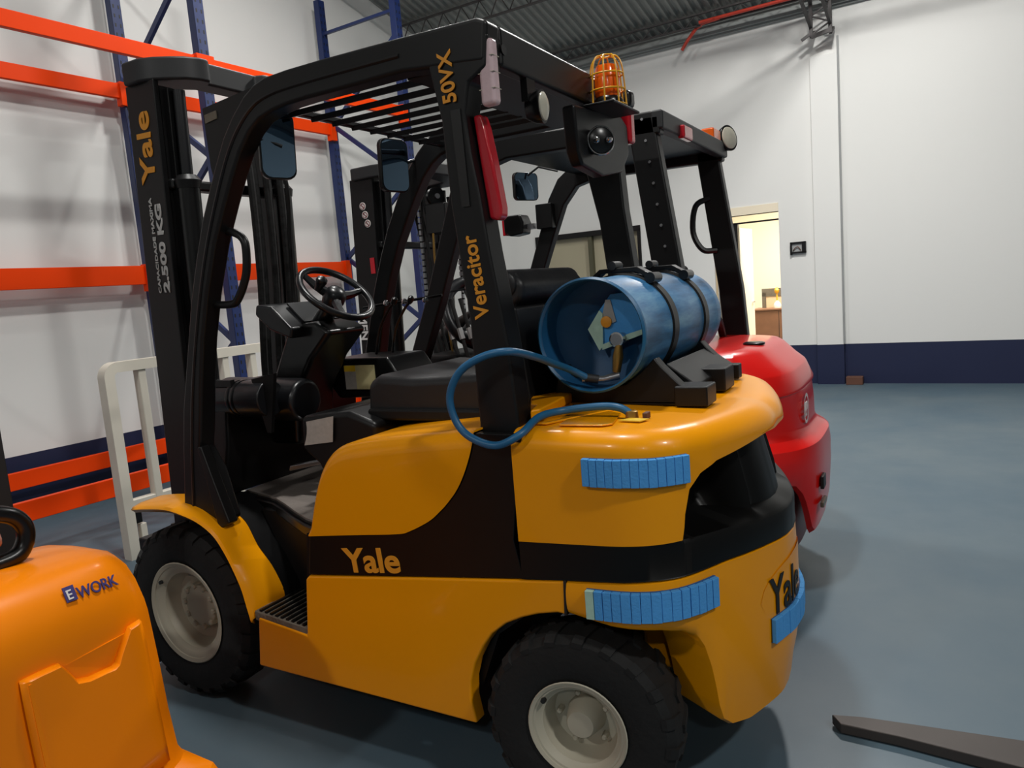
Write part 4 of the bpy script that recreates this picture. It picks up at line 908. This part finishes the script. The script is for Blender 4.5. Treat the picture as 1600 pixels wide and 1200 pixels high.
rguard(3.17, 3.24); rguard(4.25, 4.32)
part('roof_panel', box(NB(), -1.88, -1.04, 3.24, 4.25, 2.10, 2.125), 'black_paint', R_, .01)
part('guard_rear_beam', box(NB(), -1.04, -.985, 3.17, 4.32, 2.07, 2.15), 'charcoal', R_, .01)
for i in range(7): part('post_bolt', lathe(NB(), [(0, .007), (.004, .006)], (-1.075+.012*i, 3.169, 2.12-.09*i), (0, -1, 0), 8), 'steel', R_)
part('tail_lamp', box(NB(), -1.0, -.965, 3.42, 3.56, 2.06, 2.12), 'red_lens', R_, .01)
part('strobe', box(NB(), -1.06, -.99, 4.05, 4.2, 2.13, 2.20), 'amber', R_, .01, label='orange square flasher')
worklamp(R_, (-.97, 4.29, 2.17), .065, .065, (.8, -.35, .1))
bm = NB(); tube(bm, cr([(-1.08, 4.25, 1.86), (-1.15, 4.22, 1.82), (-1.17, 4.22, 1.68), (-1.12, 4.22, 1.58), (-1.05, 4.25, 1.57)], 5), .016, 8); part('grab_handle', bm, 'black_paint', R_)
mirror_part(R_, (-2.20, 4.22, 2.07), .19, .17, (.92, -.38, -.02), [(-2.2, 4.23, 2.13), (-2.12, 4.25, 2.18), (-2.0, 4.27, 2.14)])
wl = part('work_lamp', prism(NB(), [(-2.34, 1.90), (-2.22, 1.90), (-2.20, 1.85), (-2.21, 1.78), (-2.30, 1.77), (-2.34, 1.80)], 4.14, 4.26), 'black_gloss', R_, .012, 3); part('lens', box(NB(), -2.355, -2.335, 4.15, 4.25, 1.78, 1.89), 'red_lens', wl, .004); part('lamp_clamp', box(NB(), -2.24, -2.16, 4.20, 4.28, 1.81, 1.84), 'steel', wl)
part('relay_box', box(NB(), -2.14, -2.03, 4.2, 4.26, 1.80, 1.95), 'black_paint', R_, .006)
LEAN = .04
mast(R_, -2.89, -2.40, 3.42, 4.12, 2.16)
pl_ = [(-2.90, 3.40), (-2.74, 3.39), (-2.55, 3.42), (-2.47, 3.55), (-2.45, 3.77), (-2.47, 3.99), (-2.55, 4.12), (-2.74, 4.15), (-2.90, 4.14), (-2.90, 4.02), (-2.64, 3.95), (-2.60, 3.77), (-2.64, 3.59), (-2.90, 3.52)]
part('mast_crown', prism(NB(), pl_, 2.13, 2.20, 'z'), 'charcoal', R_, .01)
for y in (3.56, 3.95):
    sh = part('chain_sheave', lathe(NB(), [(-.02, .045), (-.015, .058), (-.008, .05), (.008, .05), (.015, .058), (.02, .045)], (-2.83 if y < 3.7 else -2.70, y, 2.055), (1, -.55, 0), 24), 'black_gloss', R_)
    part('sheave_pin', lathe(NB(), [(0, .018), (.03, .016)], (-2.83 if y < 3.7 else -2.70, y, 2.055), (1, -.55, 0), 12), 'steel', sh)
    bm = NB()
    for z in [i*.035+1.1 for i in range(26)]: box(bm, -2.60, -2.585, y+.04, y+.055, z, z+.026)
    part('lift_chain', bm, 'steel', R_, kind='stuff')
    for d in (-.03, .01, .05):
        bm = NB(); tube(bm, cr([(-2.62+d, y+.06, 2.05), (-2.58+d, y+.08, 1.7), (-2.56+d, y+.05, 1.3), (-2.5+d, y+.06, .95)], 5), .010, 8); part('mast_hose', bm, 'rubber', R_)
for i, z in enumerate((1.985, 1.935, 1.885)):
    s = part('warning_sticker', lathe(NB(), [(0, .022), (.0015, .022)], (-2.845+.012*i-.0, 3.418, z), (0, -1, 0), 24), 'white_text', R_)
    bm = NB(); tube(bm, [(-2.845+.012*i+.016*math.cos(2*PI*k/20), 3.4155, z+.016*math.sin(2*PI*k/20)) for k in range(20)], .0015, 5, True); bar(bm, (-2.857+.012*i, 3.4155, z+.012), (-2.833+.012*i, 3.4155, z-.012), .003); part('sticker_print', bm, 'dark_red', s)
part('reflector', box(NB(), -2.83, -2.80, 3.414, 3.418, 1.60, 1.69), 'red_lens', R_)
text('MEN', .075, (-2.955, 3.417, 1.37), (.0, 0, -1), (1, 0, 0), 'white_text', R_, bold=.002, label='white letters down the mast')
# valves and hoses near the dash, lever links
bm = NB(); tube(bm, [(-2.3, 3.40, 1.46), (-2.15, 3.40, 1.47), (-2.02, 3.41, 1.485)], .005, 6); part('linkage_rod', bm, 'black_gloss', R_)
for x in (-2.3, -2.17, -2.03): part('rod_joint', lathe(NB(), [(0, .013), (.014, .015), (.02, .006)], (x, 3.405, 1.465+.07*(x+2.3)), (.2, -1, .2), 12), 'steel', R_)
for k, x in enumerate((-2.36, -2.30, -2.24, -2.18)):
    bm = NB(); tube(bm, cr([(x, 3.42, 1.42), (x+.03, 3.42, 1.3), (x+.06, 3.42, 1.18), (x+.10, 3.42, 1.02)], 5), .011, 8); o = part('hydraulic_hose', bm, 'rubber', R_)
    bm = NB(); tube(bm, [(x+.04, 3.42, 1.26), (x+.055, 3.42, 1.20)], .016, 6); part('hose_ferrule', bm, 'sealed_grey', o)
part('mast_block', box(NB(), -2.56, -2.42, 3.62, 3.86, 1.80, 1.97), 'black_gloss', R_, .006)
bm = NB(); tube(bm, cr([(-2.50, 3.60, 1.80), (-2.49, 3.58, 1.6), (-2.44, 3.57, 1.3), (-2.40, 3.56, 1.0)], 5), .006, 8); part('mast_hose', bm, 'brass', R_, label='brown hose')
# steering wheel, seat
HC = Vector((-2.26, 3.6, 1.33)); N = Vector((.85, -.35, .35)).normalized(); U = N.cross(Vector((0, 1, 0))).normalized(); V_ = N.cross(U)
bm = NB(); tube(bm, [HC+U*(.19*math.cos(2*PI*k/48))+V_*(.19*math.sin(2*PI*k/48)) for k in range(48)], .034, 10, True); sw_ = part('steering_wheel', bm, 'steering_black', R_)
for a in (0, 2.1, 4.2):
    d = U*math.cos(a)+V_*math.sin(a); bm = NB(); tube(bm, [HC+d*.02, HC+d*.16], .012, 8); part('spoke', bm, 'steering_black', sw_)
bm = NB(); tube(bm, [HC+N*.01, HC-N*.35], [.03, .05], 12); part('steering_column', bm, 'black_paint', R_)
part('seat_cushion', prism(NB(), [(-1.70, 1.02), (-1.70, 1.12), (-1.2, 1.14), (-1.2, 1.02)], 3.45, 4.0), 'seat_vinyl', R_, .03, 3)
part('seat_back', prism(NB(), [(-1.30, 1.1), (-1.20, 1.50), (-1.12, 1.50), (-1.14, 1.1)], 3.50, 3.95), 'seat_vinyl', R_, .03, 3)
bm = NB(); tube(bm, cr([(-1.0, 3.4, 1.10), (-.98, 3.6, 1.22), (-.98, 3.9, 1.22), (-1.0, 4.1, 1.10)], 5), .02, 8); part('hood_handle', bm, 'black_paint', R_)
part('dash', prism(NB(), [(-2.5, .62), (-2.25, .62), (-2.2, 1.0), (-2.25, 1.12), (-2.5, 1.12)], 3.35, 4.15), 'black_paint', R_, .02)

# ================================================================== ORANGE STACKER (room axes)
O = thing('pallet_stacker', 'orange electric pallet stacker in the near left corner', 'pallet stacker', (-2.1, .75, 0), room=True)
OY0, OY1 = .16, 1.075          # width
bm = NB(); rows = []
# profile down the front face: (x, z) for the centre line, then half width scale
pf = [(-2.30, .83, .95), (-2.25, .85, .955), (-2.15, .862, .96), (-2.02, .865, .965), (-1.95, .855, .97), (-1.905, .835, .975), (-1.875, .80, .98), (-1.85, .745, .985), (-1.845, .68, .99), (-1.838, .55, 1.0), (-1.825, .40, 1.0), (-1.815, .29, 1.01), (-1.805, .265, 1.03), (-1.77, .25, 1.07), (-1.73, .235, 1.10), (-1.71, .21, 1.11), (-1.71, .03, 1.11)]
oc = .60; hw = .475
for x, z, k_ in pf:
    row = []
    for i in range(33):
        a = -1+2*i/32; yy = oc+hw*k_*math.copysign(1-(1-abs(a))**1.6, a) if False else oc+hw*k_*a
        edge = max(0, (abs(a)-.80)/.20); dx = -.045*edge**2.4-.012*a*a; dz = -.022*edge**2.2 if z > .7 else 0
        row.append((x+dx if z < .86 else x+dx*.3, yy, z+dz-.012*a*a*(1 if z > .7 else 0)))
    rows.append(row)
# close the sides
for r in rows:
    x0_, y0_, z0_ = r[0]; x1_, y1_, z1_ = r[-1]
    r.insert(0, (-2.30, y0_+.0, z0_ if z0_ < .7 else z0_-.02)); r.append((-2.30, y1_, z1_ if z1_ < .7 else z1_-.02))
grid(bm, rows); part('cover', bm, 'orange_cover', O, smooth=32)
part('drive_housing', box(NB(), -2.9, -2.28, .2, 1.0, .03, .74), 'black_paint', O, .02)
# raised front panel with the grip pocket, following the face
def fx(z): return lerp([(.235, -1.800), (.25, -1.812), (.40, -1.825), (.55, -1.838), (.68, -1.845), (.745, -1.85)], z)+.008
pan = [(.735, .655), (.80, .655), (.835, .592), (.935, .590), (.985, .665), (1.012, .672)]
bm = NB()
yl = [.72, .74, .76, .785, .80, .815, .83, .86, .90, .925, .94, .955, .97, .985, 1.0, 1.012]
def ztop_(y): return lerp([(.72, .655), (.80, .655), (.835, .592), (.935, .590), (.985, .668), (1.012, .674)], y)
rows = []
for y in yl:
    e = .008*max(0, 1-(y-.72)/.015)+.006*max(0, (y-.995)/.017)
    zt_ = ztop_(y); col = []
    for q in range(9):
        z = .30+(zt_-.30)*q/8; col.append((fx(z)-e-.004*max(0, (y-.9)/.1), y, z))
    col.append((fx(zt_)-.010-.004*max(0, (y-.9)/.1), y, zt_+.004)); rows.append(col)
grid(bm, rows); 
pn = part('front_panel', bm, 'orange_cover', O, smooth=30)
md = pn.modifiers.new('thick', 'SOLIDIFY'); md.thickness = .012; md.offset = 1
bm = prism(NB(), [(.798, .652), (.985, .668), (.94, .592), (.835, .590)], -1.850, -1.846, 'x'); part('grip_pocket', bm, 'orange_cover', O)
bm = NB(); bar(bm, (-1.832, .735, .655), (-1.805, .735, .30), .010, .014); part('panel_edge', bm, 'orange_cover', O)
text('WORK', .040, (-1.8735, .890, .789), (-.03, 1, -.03), (-.47, 0, 1), 'blue_text', O, bold=.0006, sx=.80, label='blue lettering on the orange cover')
bm = NB()
lb = Matrix.Translation((-1.8800, .874, .806)) @ Matrix.Rotation(-.44, 4, 'Y')
bm2 = NB(); box(bm2, -.001, .002, -.014, .012, -.018, .020, lb); eb = part('logo_box', bm2, 'blue_text', O); bm.free()
text('E', .034, (-1.8712, .863, .796), (-.03, 1, 0), (-.47, 0, 1), 'white_text', O, bold=.0004, sx=.85)
for (x, y, r) in ((-2.03, .95, .034), (-2.05, .84, .026)):
    part('cup_recess', lathe(NB(), [(0, r), (.003, r*1.02), (.005, r*.9)], (x, y, .849), (0, 0, 1), 24), 'rack_orange', O)
part('sticker', prism(NB(), [(-1.76, .99), (-1.72, .99), (-1.72, 1.06), (-1.76, 1.06)], .236, .240, 'z'), 'white_text', O)
part('sticker_stripe', prism(NB(), [(-1.762, .985), (-1.755, .985), (-1.755, 1.06), (-1.762, 1.06)], .237, .241, 'z'), 'red_lens', O)
# mast and tiller
bm = NB(); box(bm, -2.62, -2.50, .97, 1.045, .05, 1.95); part('mast_rail', bm, 'charcoal', O, .006)
bm = NB(); box(bm, -2.62, -2.50, .25, .325, .05, 1.95); part('mast_rail', bm, 'charcoal', O, .006)
part('mast_crossbar', box(NB(), -2.61, -2.52, .325, .97, 1.86, 1.94), 'charcoal', O, .006)
for y in (.30, .80): part('fork', box(NB(), -3.75, -2.62, y, y+.16, .05, .10), 'charcoal', O, .01)
bm = NB()
tube(bm, cr([(-2.1, .70, 1.00), (-2.1, .80, 1.005), (-2.1, .865, .985), (-2.1, .893, .945), (-2.1, .885, .90), (-2.1, .85, .875), (-2.12, .75, .868), (-2.13, .62, .868)], 6), .022, 12); tl = part('tiller_head', bm, 'black_gloss', O)
bm = NB(); tube(bm, [(-2.12, .66, .90), (-2.2, .64, .70)], .03, 12); part('tiller_arm', bm, 'black_gloss', O)
bm = NB(); tube(bm, [(-2.1, .70, .94), (-2.1, .83, .935)], .02, 10); part('thumb_pad', bm, 'skin_pink', tl)
for y in (.3, .9):
    bm = NB(); lathe(bm, [(-.03, .05), (-.025, .06), (.025, .06), (.03, .05)], (-2.5, y, .06), (0, 1, 0), 24); part('roller', bm, 'rubber', O)

# ================================================================== WHITE FRAME
Wf = thing('barrier_frame', 'white steel barrier frame standing between the rack and the yellow forklift', 'barrier', (-4.4, 3.1, 0), room=True)
bm = NB()
for sdx in (0,):
    pass
X = -4.4
def rrect(y0, y1, z0, z1, r, w, m, name):
    P = [Vector((X, y0, z0)), Vector((X, y0, z1-r))]
    for k_ in range(1, 8): a = PI-k_*PI/16; P.append(Vector((X, y0+r+r*math.cos(a), z1-r+r*math.sin(a))))
    P.append(Vector((X, y1, z1))); bm = NB(); rings = []
    for i, p in enumerate(P):
        t_ = (P[min(i+1, len(P)-1)]-P[max(i-1, 0)]).normalized(); n_ = Vector((0, -t_.z, t_.y)); x_ = Vector((1, 0, 0))
        rings.append([bm.verts.new(p+x_*(a*w*.62)+n_*(b*w/2)) for a, b in ((-1, -1), (1, -1), (1, 1), (-1, 1))])
    for a, b in zip(rings, rings[1:]):
        for k_ in range(4): bm.faces.new((a[k_], a[(k_+1) % 4], b[(k_+1) % 4], b[k_]))
    bm.faces.new(rings[0]); bm.faces.new(rings[-1][::-1])
    return part(name, bm, m, Wf, .004)
rrect(2.435, 3.70, 0, 1.175, .06, .062, 'white_paint', 'outer_tube')
for y in (2.645, 3.25, 3.48, 3.68): part('post', box(NB(), X-.03, X+.03, y-.025, y+.025, .33 if y < 3 else 0, 1.15), 'white_paint', Wf, .006)
part('lower_rail', box(NB(), X-.028, X+.028, 2.45, 3.68, .31, .36), 'white_paint', Wf, .006)
part('lower_post', box(NB(), X-.02, X+.02, 2.50, 2.54, 0, .20), 'white_paint', Wf, .004)
part('lock_block', box(NB(), X-.025, X+.025, 2.475, 2.515, .21, .28), 'black_paint', Wf, .004)
part('joint_sleeve', box(NB(), X-.034, X+.034, 2.70, 2.76, 1.155, 1.195), 'brown_box', Wf, .004)

# ================================================================== FORK ON THE FLOOR, lower right
bm = NB()
P = [(-.27, 2.30, 0), (.25, 2.20, 0), (.9, 2.08, 0)]
top = [(-.29, 2.375), (-.20, 2.395), (.25, 2.43), (.9, 2.49), (.9, 2.20), (.25, 2.285), (-.10, 2.325), (-.26, 2.33)]
V0 = [bm.verts.new((x, y, .004)) for x, y in top]; V1 = [bm.verts.new((x, y, .036+.012*min(1, (x+.3)/1.2))) for x, y in top]
bm.faces.new(V0[::-1]); bm.faces.new(V1)
for i in range(8): bm.faces.new((V0[i], V0[(i+1) % 8], V1[(i+1) % 8], V1[i]))
single('fork_blade', bm, 'fork_steel', 'dark steel fork blade lying on the floor at lower right', 'fork', (.25, 2.33, .004), bevel=.004)
